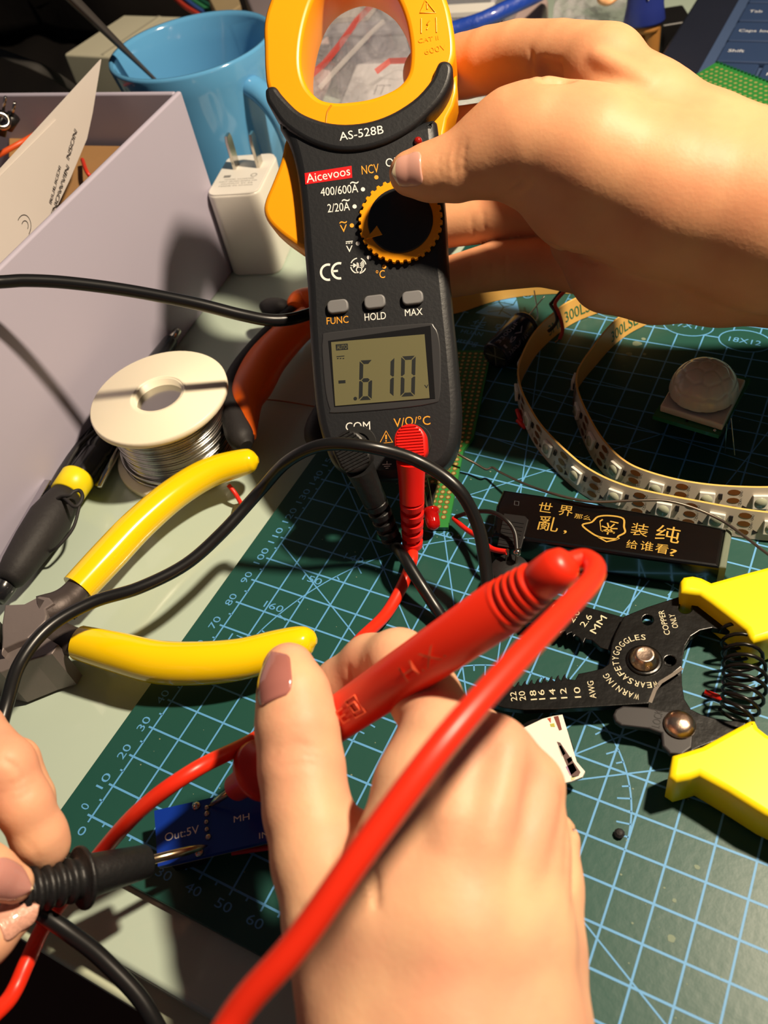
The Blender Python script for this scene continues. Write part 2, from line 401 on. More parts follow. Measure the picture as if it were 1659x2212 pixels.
tag(MB().prism([at(70, 500, 5.9), at(110, 470, 5.9), at(150, 440, 5.9), at(150, 470, 5.9), at(110, 540, 5.9), at(60, 560, 5.9)], (0, 0, -.8)).build('yellow_card', M('amber_card', (190, 128, 32), rough=.6, var=.1), bevel=.08), 'amber yellow card low in the near corner of the storage box', 'card')
# crumpled clear bag in the box
m_clear = M('clear_film', (235, 235, 238), rough=.12, trans=.85, ior=1.12, spec=.9, alpha=.55, bump=.4, bs=90)
m_film2 = M('zip_film', (214, 208, 214), rough=.09, spec=1.0, alpha=.22, bump=.5, bs=60, coat=1.0)
def crumple(name, px, mat, amp=.25, n=14, seed=1, back=.12, parent=None, base=None):
    """a sheet through four photograph corners (px,py,depth), crumpled, with a second layer behind"""
    r_ = np.random.default_rng(seed); c = [dp(*q) for q in px]; V = []; nn = N(np.cross(c[1] - c[0], c[3] - c[0]))
    if nn @ (CAM - c[0]) < 0: nn = -nn
    ph = r_.uniform(0, 6.28, 12); fr = r_.uniform(3, 11, (12, 2)) * np.sign(r_.uniform(-1, 1, (12, 2)))
    for L in (0, 1):
        for j in range(n + 1):
            for i in range(n + 1):
                u, v = i / n, j / n
                p = c[0] * (1 - u) * (1 - v) + c[1] * u * (1 - v) + c[2] * u * v + c[3] * (1 - u) * v
                d = sum(abs(math.sin(fr[k][0] * u + fr[k][1] * v + ph[k] + L)) - .5 for k in range(12)) / 5 * amp
                e = min(u, v, 1 - u, 1 - v) * 4; V.append(p + nn * (d - L * back * min(1, e)))
    F = []; m = (n + 1) ** 2
    for L in (0, 1):
        for j in range(n):
            for i in range(n):
                q = (L * m + j * (n + 1) + i, L * m + j * (n + 1) + i + 1, L * m + (j + 1) * (n + 1) + i + 1, L * m + (j + 1) * (n + 1) + i)
                F.append(q if L == 0 else q[::-1])
    return MB().add(V, F, 0, False).build(name, mat, parent, base=base)
tag(crumple('plastic_bag', [(18, 508, 38.5), (72, 530, 37.5), (40, 580, 36.5), (-20, 580, 37)], m_clear, .25, seed=3), 'small crumpled clear plastic bag in the near corner of the storage box', 'bag')

# ------------------------------------------------------------------ mug and spoon
m_mug = M('mug_glaze', (92, 158, 206), rough=.12, spec=.6, coat=.4, var=.03)
MC = np.array([-15.9, 31.9, DZ]); MR = 4.15; MH = 8.3
t = thing('mug', 'sky blue glazed ceramic mug behind the storage box', 'mug', MC)
pr = [(.01, .0), (MR * .72, 0), (MR * .82, .25), (MR * .88, 1.0), (MR * .9, 3), (MR * .92, 5.5), (MR * .96, 7.2), (MR * 1.0, MH - .15), (MR * .99, MH), (MR * .955, MH), (MR * .93, MH - .2), (MR * .89, 7.0), (MR * .85, 5), (MR * .83, 2), (MR * .78, .7), (.01, .5)]
MB().lathe(pr, MC, (0, 0, 1), 64).build('body', m_mug, t)
hd = N([.95, -.22, 0]); hs = []
for a in range(-80, 81, 20):
    q = math.radians(a); hs.append(MC + hd * (MR * .86 + 2.3 * math.cos(q)) + np.array([0, 0, 4.2 + 2.6 * math.sin(q)]))
hs = [MC + hd * MR * .8 + np.array([0, 0, 1.7])] + hs + [MC + hd * MR * .8 + np.array([0, 0, 6.7])]
MB().tube(hs, .62, 14, flat=.8).build('handle', m_mug, t)
m_steel = M('steel_dark', (74, 70, 68), rough=.35, metal=.3, var=.05)
s0 = at(337, 174, 6.6); s1 = at(246, 85, 8.95); sd = s1 - s0
b = MB(); sp = [s0 - sd * 1.2, s0, s0 + sd, s0 + sd * 2.0, s0 + sd * 3.2]
b.tube(sp, [.2, .26, .5, .78, 1.0], 18, flat=.35)
tag(b.build('spoon', m_steel, base=s0), 'steel spoon handle leaning out of the blue mug', 'spoon')
# ------------------------------------------------------------------ charger
m_wht = M('white_plastic', (226, 222, 212), rough=.3, var=.03, vs=12)
cf = [at(492, 598, DZ), at(604, 594, DZ)]
cx_ = N(np.array([*(cf[1] - cf[0])[:2], 0])); cy_ = np.array([-cx_[1], cx_[0], 0])
CW, CD, CH = 2.6, 3.8, 4.35
cc = (cf[0] + cf[1]) / 2 + cy_ * CD / 2 + cx_ * .12; CP = Plane(cc + Z1 * (CH), cx_, Z1)
t = thing('usb_charger', 'white wall charger standing on end with two metal prongs upward', 'charger', cc)
MB().plate(CP, [round_rect(0, 0, CW, CD, .5, 6)], 0, CH, .14, 0, True).build('body', m_wht, t)
b = MB().plate(CP, [round_rect(0, 0, CW - .1, CD - .1, .45, 6)], .03, .1, .03); b.build('prong_plate', M('white_matte', (214, 210, 202), rough=.5), t)
for px in ((-.52, .75), (.68, .75)):
    g = MB().plate(Plane(CP.g(px[0], px[1], 0), CP.ey, CP.ex), [[(-.32, 0), (.32, 0), (.32, 1.35), (.2, 1.6), (-.2, 1.6), (-.32, 1.35)]], .075, .15, .02)
    g.build('prong', m_chrome, t)
b = MB(); m_grey = M('grey_print', (120, 118, 114), rough=.6)
for k, (tx, w_) in enumerate((('MODEL CHARGER', 1.5), ('INPUT 100-240V 50/60Hz 0.5A', 1.9), ('OUTPUT 5V 2A', 1.6), ('MADE IN CHINA', 1.7))):
    b.text(tx, CP.g(0, -.55 - k * .2, .036), CP.ex, CP.ey, .1, w_)
b.box(CP.g(-.7, -.2, .036), .35, .2, .004, CP.ex, CP.ey, CP.ez); b.strip([CP.g(.65 + .14 * math.cos(q * .4), -.2 + .14 * math.sin(q * .4), .037) for q in range(16)], .04, Z1, 0, True)
b.build('printing', m_grey, t)

# ------------------------------------------------------------------ background clutter
m_cream = M('cream_card', (196, 192, 170), rough=.7, var=.05)
w0 = at(137, 117, 4.5); w1 = at(264, 34, 4.5); dx = N(np.array([*(w1 - w0)[:2], 0])); dy = np.array([dx[1], -dx[0], 0])
t = thing('white_carton', 'small off white carton standing behind the mug', 'box', w0 + dx * 3 + dy * 3 - Z1 * 3.6)
MB().box(w0 + dx * 3.1 + dy * 3.2 + Z1 * (-1.8), 6.2, 6.4, 3.6, dx, dy).build('carton_body', m_cream, t, bevel=.15)
MB().box(w0 + dx * 3.1 + dy * 3.2 + Z1 * .02, 5.9, .25, .05, dx, dy).build('tape_seam', M('carton_seam', (170, 166, 148), rough=.6), t)
# dark fabric bag heaped on the desk at the back left
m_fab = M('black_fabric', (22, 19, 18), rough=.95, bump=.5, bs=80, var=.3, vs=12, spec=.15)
r_ = np.random.default_rng(4); V = []; F = []; nu, nv = 40, 18; bc = np.array([-46, 62, DZ + 1.3])
for j in range(nv + 1):
    for i in range(nu):
        a = 2 * math.pi * i / nu; h = j / nv; w = (1 - h ** 2.2) ** .5
        k = 1 + .06 * math.sin(5 * a + 3 * h) + .05 * math.sin(9 * a - 5 * h) + .03 * math.sin(17 * a + 9 * h)
        V.append(bc + np.array([22 * w * k * math.cos(a), 14 * w * k * math.sin(a), 15 * h * (1 + .05 * math.sin(3 * a))]))
for j in range(nv):
    for i in range(nu): F.append((j * nu + i, j * nu + (i + 1) % nu, (j + 1) * nu + (i + 1) % nu, (j + 1) * nu + i))
F.append(tuple(range(nu))[::-1]); F.append(tuple(range(nv * nu, (nv + 1) * nu)))
V2, F2 = [], []; nx_, ny_ = 60, 50  # black cloth added so the desk behind the box stays dark
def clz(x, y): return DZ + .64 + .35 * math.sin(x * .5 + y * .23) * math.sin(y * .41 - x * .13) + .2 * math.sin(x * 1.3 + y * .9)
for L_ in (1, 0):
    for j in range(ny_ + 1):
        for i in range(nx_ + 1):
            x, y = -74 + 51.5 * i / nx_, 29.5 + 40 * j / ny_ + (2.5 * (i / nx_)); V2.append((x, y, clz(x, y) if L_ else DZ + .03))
m_ = (nx_ + 1) * (ny_ + 1)
for j in range(ny_):
    for i in range(nx_):
        q = j * (nx_ + 1) + i; F2.append((q, q + 1, q + nx_ + 2, q + nx_ + 1)); F2.append((m_ + q, m_ + q + nx_ + 1, m_ + q + nx_ + 2, m_ + q + 1))
ring = [i for i in range(nx_ + 1)] + [j * (nx_ + 1) + nx_ for j in range(1, ny_ + 1)] + [ny_ * (nx_ + 1) + i for i in range(nx_ - 1, -1, -1)] + [j * (nx_ + 1) for j in range(ny_ - 1, 0, -1)]
for a, b in zip(ring, ring[1:] + ring[:1]): F2.append((b, a, m_ + a, m_ + b))
tag(MB().add(V2, F2, 0, True).build('added_black_cloth', m_fab, base=(-48, 50, DZ)), 'crumpled black cloth added to darken the desk behind the storage box', 'cloth')
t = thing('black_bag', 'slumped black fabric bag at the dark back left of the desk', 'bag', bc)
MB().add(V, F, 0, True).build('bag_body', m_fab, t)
MB().tube([at(-10, 112, 9), at(40, 130, 8.6), at(95, 152, 8), at(150, 185, 6), at(190, 215, 3)], .36, 10, flat=.35).build('strap', M('grey_strap', (42, 40, 38), rough=.8), t)
# ribbon of coloured jumper wires
for nm, c, pts in (('red', (188, 60, 44), [(372, -10), (400, 14), (432, 34), (470, 60)]), ('blue', (52, 84, 150), [(390, -10), (420, 14), (448, 32), (480, 52)]), ('green', (52, 128, 84), [(398, -12), (430, 10), (456, 26), (490, 44)]), ('dark green', (26, 84, 66), [(412, -14), (442, 6), (470, 22), (500, 40)])):
    tag(MB().tube([at(x, y, 5 - .02 * x * 0) for x, y in pts], .16).build('jumper_wire', M('wire_' + nm, c, rough=.5), base=at(*pts[1], 5)), nm + ' jumper wire at the back of the desk behind the mug', 'wire')
tag(MB().prism([at(447, -12, 6), at(512, -14, 6), at(520, 10, 6), at(500, 24, 6), at(470, 34, 6)], (0, 0, -3.0)).build('kraft_tag', M('kraft_light', (150, 132, 100), rough=.8, var=.15), bevel=.1), 'beige card label leaning behind the rim of the mug', 'card')
tag(MB().prism([at(524, -20, 6.5), at(590, -20, 6.5), at(600, 60, 6.5), at(545, 30, 6.5)], (0, 0, -4)).build('grey_carton', M('mauve_grey', (118, 108, 112), rough=.6), bevel=.2), 'mauve grey carton between the mug and the yellow clamp', 'box')

# translucent parts case behind the meter, blue cord, zip bags
m_case = M('clear_case', (190, 188, 200), rough=.18, trans=.6, ior=1.2, spec=.7, alpha=.75)
c0 = at(700, 78, 3.6); c1 = at(1078, 60, 3.6); kx = N(np.array([*(c1 - c0)[:2], 0])); ky = np.array([-kx[1], kx[0], 0])
t = thing('parts_case', 'translucent plastic parts case behind the yellow clamp', 'case', c0 + kx * 5.5 + ky * 3.5 - Z1 * 3.9)
KP = Plane(c0 + kx * 4.8 + ky * 3.6, kx, Z1)
LK = np.linalg.norm(c1 - c0)
KP = Plane(c0 + kx * LK / 2 + ky * 4.0, kx, Z1)
b = MB().plate(KP, [round_rect(0, 0, LK, 8, .7)], 0, 3.9, .2, 0, True); b.build('case_body', m_case, t)
b = MB().plate(KP, [round_rect(0, -3.4, LK + .3, 1.4, .4)], .25, .3, .1); b.build('lid_rim', m_case, t)
for k in (-3, 0, 3): MB().box(KP.g(k * 1.4, .3, .05), .2, 6, .16, KP.ex, KP.ey).build('divider_rib', M('case_rib', (206, 204, 214), rough=.25), t)
for i, (px, py, w_, h_, col, nm) in enumerate(((1010, 22, 3.0, 1.3, (222, 220, 214), 'white'), (735, 30, 4.2, 2.0, (176, 168, 162), 'grey'))):
    c = at(px, py, 4.0); tag(MB().box(c, w_, h_, .25, kx, ky).build('paper_label', M('label_' + nm, col, rough=.6)), nm + ' paper label lying on the translucent parts case', 'label')
m_cord = M('blue_cord', (28, 66, 168), rough=.45, bump=.9, bs=200, coat=.3)
tag(MB().tube([at(925, 84, 4.2), at(985, 62, 4.4), at(1040, 44, 4.6), at(1100, 16, 4.8), at(1160, -12, 4.8), at(1210, -40, 4)], .42, 10).build('blue_cord', m_cord, base=at(1040, 48, .6)), 'bright blue twisted cord behind the hand and the yellow clamp', 'cord')
t = thing('zip_bag', 'clear zip lock bag with a red seal seen through the yellow clamp', 'bag', dp(770, 200, 44))
crumple('bag_film', [(640, 250, 41), (640, 20, 49), (860, 20, 47), (920, 250, 39)], m_film2, .8, 34, 11, .25, t)
b = MB().strip([dp(*q) for q in ((668, 165, 42), (700, 138, 43), (735, 95, 44.5), (770, 45, 46), (806, 8, 47.5))], .3, N(CAM - dp(770, 100, 44))); b.build('red_seal', M('seal_red', (172, 58, 48), rough=.4, alpha=.75), t)
b = MB().strip([dp(*q) for q in ((690, 190, 41.0), (745, 130, 42.6), (800, 72, 44.4), (830, 45, 45.4))], .22, N(CAM - dp(770, 100, 44))); b.build('zip_ridge', M('zip_grey', (196, 190, 188), rough=.2, alpha=.4), t)
sl_ = {}
for nm, px, col in (('pink', [(655, 120), (712, 72), (735, 100), (690, 210), (650, 210)], (206, 176, 172)), ('dark blue', [(735, 78), (840, 40), (868, 100), (800, 135), (770, 130)], (58, 62, 88)), ('white', [(770, 140), (895, 100), (905, 230), (730, 240)], (206, 202, 204)), ('beige', [(700, 20), (740, 14), (750, 60), (712, 66)], (176, 166, 150))):
    sl_[nm] = tag(MB().prism([at(*q, 1.4 if nm != 'white' else 1.9) for q in px], (0, 0, -.5)).build('paper_slip', M('slip_' + nm, col, rough=.7), bevel=.04), nm + ' slip of paper beneath the zip lock bag behind the clamp', 'paper')
b = MB(); SPn = zpl(1.93)
for p, q in (((815, 184), (845, 184)), ((830, 184), (822, 204)), ((815, 184), (808, 204))): b.strip([SPn.w(*p), SPn.w(*q)], .05, Z1)
b.build('ruled_lines', m_ink, sl_['white'])
tag(MB().strip([dp(*q) for q in ((812, 155, 40.4), (842, 132, 40.8), (900, 130, 40.5))], .26, N(CAM - dp(850, 140, 40))).build('red_seal_strip', M('seal_red2', (180, 70, 60), rough=.4, alpha=.8)), 'loose red seal strip lying across the zip lock bag', 'strip')
t = thing('clear_bag', 'crumpled clear bag between the yellow clamp and the fingers', 'bag', dp(1030, 210, 40))
crumple('bag_film', [(960, 280, 37), (960, 190, 40), (1110, 175, 41), (1110, 260, 38)], m_film2, .6, 22, 5, .2, t)
tag(MB().prism([at(1040, 230, 1), at(1060, 236, 1), at(1105, 205, 1), at(1085, 198, 1)], (0, 0, -.3)).build('white_tape', M('tape_white', (230, 228, 224), rough=.4)), 'narrow white tape end under the raised index finger', 'tape')
t = thing('blister_pack', 'clear crinkled plastic blister between the hand and the figurine', 'packaging', dp(1275, 45, 50))
crumple('blister_film', [(1190, 75, 49), (1200, -20, 56), (1350, -20, 56), (1350, 80, 49)], m_film2, 1.1, 30, 21, .3, t)
tag(MB().prism([at(1085, 55, 2.5), at(1100, -10, 2.5), at(1185, -10, 2.5), at(1165, 55, 2.5)], (0, 0, -2.6)).build('pink_sachet', M('pink_pack', (178, 156, 152), rough=.5), bevel=.3), 'pinkish plastic sachet beside the blue cord', 'packet')

# ------------------------------------------------------------------ figurine (plain office figure), black block, laptop
fp = at(1384, 166, DZ); fr_ = N(np.array([RM[0][0], RM[0][1], 0])); ff = np.array([fr_[1], -fr_[0], 0])
t = thing('figurine', 'small plastic figurine in blue vest and tan trousers with arms outspread', 'figurine', fp)
m_skin = M('toy_skin', (226, 170, 122), rough=.4)
for s_ in (-1, 1):
    MB().tube([fp + fr_ * s_ * .5 + Z1 * .1, fp + fr_ * s_ * .48 + Z1 * 1.4, fp + fr_ * s_ * .4 + Z1 * 2.9], [.42, .46, .55], 14).build('trouser_leg', M('toy_trousers', (170, 118, 58), rough=.5), t)
    MB().lathe([(.01, 0), (.5, 0), (.5, .25), (.3, .5), (.01, .55)], fp + fr_ * s_ * .5 + ff * .2, Z1, 16).build('shoe', m_blk, t)
MB().lathe([(.01, 2.5), (.82, 2.55), (.9, 2.8), (.5, 3.2), (.01, 3.3)], fp, Z1, 20, flat=.75).build('hips', MATS['toy_trousers'], t)
MB().lathe([(.01, 3.02), (1.12, 3.0), (1.16, 3.12), (1.02, 3.9), (.98, 4.6), (.95, 5.4), (.6, 5.75), (.01, 5.8)], fp, Z1, 28, flat=.72, ex=fr_).build('vest', M('toy_vest', (38, 52, 130), rough=.35), t)
b = MB(); b.prism([fp + ff * .74 + fr_ * -.32 + Z1 * 5.6, fp + ff * .74 + fr_ * .32 + Z1 * 5.6, fp + ff * .80 + Z1 * 4.35], -ff * .2); b.build('shirt_front', M('toy_white', (226, 224, 220), rough=.5), t)
MB().prism([fp + ff * .84 + fr_ * -.13 + Z1 * 5.6, fp + ff * .84 + fr_ * .13 + Z1 * 5.6, fp + ff * .86 + fr_ * .1 + Z1 * 4.75, fp + ff * .86 + Z1 * 4.5, fp + ff * .86 + fr_ * -.1 + Z1 * 4.75], -ff * .15).build('tie', M('toy_tie', (190, 34, 30), rough=.4), t)
for s_ in (-1, 1):
    MB().tube([fp + fr_ * s_ * .8 + Z1 * 5.4, fp + fr_ * s_ * 1.3 + Z1 * 5.0 + ff * .2, fp + fr_ * s_ * 1.55 + Z1 * 4.75 + ff * .3], [.32, .36, .36], 12).build('sleeve', MATS['toy_white'], t)
    MB().tube([fp + fr_ * s_ * 1.5 + Z1 * 4.78 + ff * .3, fp + fr_ * s_ * 2.1 + Z1 * 4.55 + ff * .5, fp + fr_ * s_ * 2.5 + Z1 * 4.75 + ff * .55, fp + fr_ * s_ * 2.62 + Z1 * 5.0 + ff * .55], [.24, .26, .36, .2], 12, flat=.7).build('forearm', m_skin, t)
MB().ball(fp + Z1 * 7.0, 1.25, 0, 24).build('head', m_skin, t)
MB().lathe([(1.3, 0), (1.28, .5), (.9, 1.1), (.01, 1.35)], fp + Z1 * 7.1, N(Z1 - ff * .3), 24).build('hair', M('toy_hair', (54, 36, 24), rough=.6), t)
tag(MB().box(at(1450, 62, .9), 1.8, 2.6, 1.6, fr_, -ff).build('black_block', m_blk, bevel=.15), 'glossy black plastic block beside the figurine and the laptop', 'adapter')
# laptop
LT = 2.0
m_lap = M('laptop_body', (30, 34, 48), rough=.45, bump=.15, bs=300, var=.1)
m_well = M('laptop_well', (66, 84, 118), rough=.4)
m_key = M('laptop_key', (44, 62, 96), rough=.42)
m_lbl = M('key_label', (206, 210, 216), rough=.5)
lx0 = at(1430, 112, LT)[0] - .0
t = thing('laptop', 'navy blue laptop at the upper right with its keyboard corner showing', 'laptop', (lx0 + 14, 52, DZ))
ly0, ly1 = 36.0, 64.0
MB().box((lx0 + 14, (ly0 + ly1) / 2, (LT + DZ) / 2), 28, ly1 - ly0, LT - DZ).build('base', m_lap, t, bevel=.25, seg=3)
wx0 = at(1508, 158, LT)[0]
MB().box((wx0 + 10.5, 51.5, LT + .06), 21, 20.5, .14).build('keyboard_well', m_well, t, bevel=.06)
KPz = zpl(LT + .42)
def key(x0, x1, yc, txt, hh=1.6, px=None):
    k = MB().plate(KPz, [round_rect((x0 + x1) / 2, yc, x1 - x0, hh, .14)], 0, .3, .08, 0, True).build('key', m_key, t)
    if txt: MB().text(txt, (x0 + .35, yc - .1, LT + .425), ex, ey, .34, None, 0, 'l').build('legend', m_lbl, k)
rows = [(at(1625, 26, LT + .4)[1], 'Tab', at(1604, 26, LT + .4)[0]), (at(1615, 68, LT + .4)[1], 'Caps lock', at(1588, 68, LT + .4)[0]), (at(1605, 112, LT + .4)[1], 'Shift', at(1557, 112, LT + .4)[0])]
pit = (rows[0][0] - rows[2][0]) / 2
x = rows[1][2]
for k, (yc, tx, xx) in enumerate(rows):
    key(rows[2][2] - .0 if k else rows[2][2], rows[2][2] + (2.6, 3.0, 3.8)[k], yc, tx, pit - .18)
    xk = rows[2][2] + (2.6, 3.0, 3.8)[k] + .2
    for q, ch in enumerate((('Q', 'W', 'E'), ('A', 'S', 'D'), ('Z', 'X', 'C'))[k]): key(xk + q * 1.95, xk + q * 1.95 + 1.75, yc, ch, pit - .18)
key(rows[2][2], rows[2][2] + 1.8, rows[0][0] + pit, '`', pit - .18)
for q, ch in enumerate('123'): key(rows[2][2] + 2 + q * 1.95, rows[2][2] + 3.75 + q * 1.95, rows[0][0] + pit, ch, pit - .18)
key(rows[2][2], rows[2][2] + 2.2, rows[2][0] - pit, 'Ctrl', pit - .18); key(rows[2][2] + 2.4, rows[2][2] + 4.4, rows[2][0] - pit, 'Fn', pit - .18)
# ------------------------------------------------------------------ clamp meter (held, face towards the camera)
m_case_b = M('meter_black', (30, 31, 34), rough=.44, bump=.08, bs=900, var=.05, spec=.45)
m_yel = M('meter_yellow', (246, 158, 14), rough=.34, var=.03, sss=.05, spec=.45)
m_w = M('print_white', (232, 230, 224), rough=.5); m_o = M('print_orange', (236, 160, 48), rough=.5)
yaw = math.radians(7)
ezm = N(-RM[2] * math.cos(yaw) - RM[0] * math.sin(yaw))
roll = math.radians(5.0)
exm = N(RM[0] * math.cos(roll) - RM[1] * math.sin(roll))
exm = N(RM[0] * math.cos(roll) + (-RM[1]) * math.sin(roll) * 1.0)
FP = Plane(dp(845, 960, 28.4), exm, ezm)
mt = thing('clamp_meter', 'black and yellow digital clamp meter held up with its face toward the viewer', 'clamp meter', dp(845, 1025, 29.5))
ring_out = [(569, 50), (569.5, 100), (571, 150), (577, 190), (598, 225), (640, 262), (703, 285), (769, 290), (830, 276), (885, 248), (930, 208), (965, 160), (981, 126), (983, 90), (977, 45), (966, 0), (940, -60), (895, -110), (840, -135), (780, -142), (715, -132), (655, -105), (612, -65), (582, 0)]
ring_in = [(650, 135), (656, 168), (668, 192), (690, 212), (718, 219), (751, 218.5), (796, 212), (835, 199), (864, 182), (881, 158), (886, 126), (885, 90), (877, 45), (860, 0), (835, -35), (800, -58), (765, -65), (730, -55), (700, -35), (678, -5), (662, 40), (652, 90)]
def L(px, h): return [FP.l(x, y, h) for x, y in px]
ro = smooth_poly([np.array(p, float) for p in ring_out]); ri = smooth_poly([np.array(p, float) for p in ring_in])
# two jaws, parted on a seam at the foot of the ring
seam_i, seam_o = np.array((718, 219.)), np.array((704, 290.))
b = MB(); b.plate(FP, [L(ro, -.12), L(ri, -.12)], -.12, 2.2, .16, 0, True)
b.build('jaw', m_yel, mt)
b = MB(); b.tube([FP.w(716, 227, -.118), FP.w(707, 243, -.118), FP.w(704, 266, -.118)], .028, 8, 0)
b.build('jaw_seam', M('meter_seam', (198, 128, 10), rough=.4), mt)
# embossed marks on the right jaw
b = MB(); hE = -.115
def est(pts, w=.05, cl=False): b.tube([FP.w(x, y, hE) for x, y in (pts + pts[:1] if cl else pts)], w / 2, 6, spline=False)
est([(919, 0), (907, 28), (941, 28)], .05, True); est([(922, 8), (923, 20)]); est([(910, 40), (910, 72)]); est([(942, 38), (943, 70)]); est([(922, 64), (926, 54), (922, 54), (929, 44)])
b.ptext(FP, 'CAT II', (904, 93), (948, 85), 10, hE + .012); b.ptext(FP, '600V', (918, 118), (966, 106), 13, hE + .012)
b.build('embossed_marks', m_yel, mt)
# back shell (yellow) showing along the right shoulder
shell = [(640, 250), (900, 240), (986, 160), (987, 200), (980, 228), (966, 255), (960, 285), (958, 320), (950, 350), (800, 380), (660, 350)]
MB().plate(FP, [L(shell, -.75)], -.75, 1.55, .1, 0, True).build('back_shell', m_yel, mt)
body = [(600, 262), (618, 300), (630, 335), (641, 392), (648.5, 467), (654.5, 542), (661, 618), (665, 698), (672, 806), (681, 892), (695, 950), (713, 997), (735, 1020), (775, 1032), (840, 1037), (905, 1029), (945, 1018), (968, 1002), (985, 970), (993, 925), (994, 868), (987, 775), (983, 732), (976, 667), (970, 606), (965, 560), (960, 452), (954, 380), (949, 320), (945, 275), (938, 254), (900, 262), (770, 290), (650, 262)]
bo = smooth_poly([np.array(p, float) for p in body], 3)
bd = MB().plate(FP, [L(bo, 0)], 0, 2.3, .32, 0, True)
back = [(x + (2 if x < 800 else -2), y) for x, y in body]
# raised collar carrying the jaws
col_ = [(571.6, 198), (574, 190), (582, 184.5), (594, 185), (605, 199), (621, 217), (642, 236.6), (667, 250), (703, 261.6), (745, 266), (790, 261.6), (829, 250), (865, 232), (902, 205), (932, 169), (941, 145), (949, 132), (962, 129), (974, 135), (978, 151), (971, 181), (953, 214), (926, 244), (890, 277), (850, 301), (811, 316), (769, 324.5), (727, 324), (685, 313.5), (645, 294), (609, 267), (588, 238), (575, 217)]
co = smooth_poly([np.array(p, float) for p in col_], 3)
cl_ = MB().plate(FP, [L(co, .16)], .16, 1.6, .15, 0, True).ptext(FP, 'AS-528B', (734, 304), (829, 288), 19, .17, 1); cl_.build('collar', [m_case_b, m_w], mt)
# trigger lever on the left
lev = [(640, 290), (617, 298), (605, 347), (586, 396), (572, 430), (568.6, 455), (579, 480), (603, 504), (630, 524), (652, 538), (670, 540), (670, 300)]
MB().plate(FP, [L(smooth_poly([np.array(p, float) for p in lev], 3), -.55)], -.55, 1.3, .16, 0, True).build('trigger', m_yel, mt)
# rotary dial
dc = FP.w(865, 478, 0); R_ = 92 * dep(dc) / FPX
dl = FP.l(865, 478, 0)
b = MB().plate(FP, [circle(*dl, R_ * 1.035, 48)], .012, .02, 0); b.build('dial_recess', M('meter_recess', (14, 14, 15), rough=.6), mt)
dl2 = FP.l(864.5, 476, .22)
teeth = []
for k in range(34 * 6):
    a = 2 * math.pi * k / (34 * 6); teeth.append((dl2[0] + R_ * (.985 if (k % 6) < 3 else .93) * math.cos(a), dl2[1] + R_ * (.985 if (k % 6) < 3 else .93) * math.sin(a)))
dg = MB().plate(FP, [teeth, circle(*dl2, R_ * .76, 48)], .22, .21, .02).build('dial_ring', m_yel, mt)
b = MB().plate(FP, [circle(*dl2, R_ * .765, 48)], .27, .26, .05, 0, True).build('dial_cap', m_case_b, mt)
MB().plate(FP, [[FP.l(*q, .29) for q in ((791, 516), (814, 487), (826, 507))]], .29, .06, .01).build('dial_pointer', m_yel, b)
# keys
for x, y, nm in ((729, 661, 'FUNC'), (809, 651, 'HOLD'), (891, 642, 'MAX')):
    q = FP.l(x - 1.5, y + 2, .0); s_ = dep(FP.w(x, y)) / FPX
    MB().plate(FP, [round_rect(q[0], q[1], 51 * s_, 35 * s_, 13 * s_)], .008, .02).build('button_shade', MATS['meter_recess'], mt)  # flat dark plate, its colour stands for the shadow around the button
    q = FP.l(x, y, .16)
    MB().plate(FP, [round_rect(q[0], q[1], 46 * s_, 29 * s_, 11 * s_)], .16, .2, .05, 0, True).build('button', M('button_grey', (112, 112, 114), rough=.5), mt)
# display
scr = [(696, 730), (720, 716), (910, 698), (938, 704), (950, 735), (953, 800), (950, 858), (935, 872), (850, 884), (722, 893), (712, 884), (703, 850), (697, 790)]
MB().plate(FP, [L(smooth_poly([np.array(p, float) for p in scr], 3), .03)], .03, .1, .04, 0, True).build('display_bezel', M('bezel_grey', (52, 52, 54), rough=.3), mt)
b = MB().plate(FP, [L([(709, 736), (930, 703), (940, 861), (722, 879)], .045)], .045, .05, .01); b.build('display_window', M('window_dark', (26, 26, 27), rough=.08, spec=.6), mt)
lcd = MB().plate(FP, [L([(715, 739), (917, 722), (928, 860), (724, 877)], .055)], .055, .05, .005).build('display', M('lcd_olive', (102, 99, 71), rough=.22, var=.03), mt)
m_seg = M('lcd_segment', (30, 33, 34), rough=.4)
b = MB(); hS = .060
def quad(pts): b.add([FP.w(x, y, hS) for x, y in pts], [tuple(range(len(pts)))])
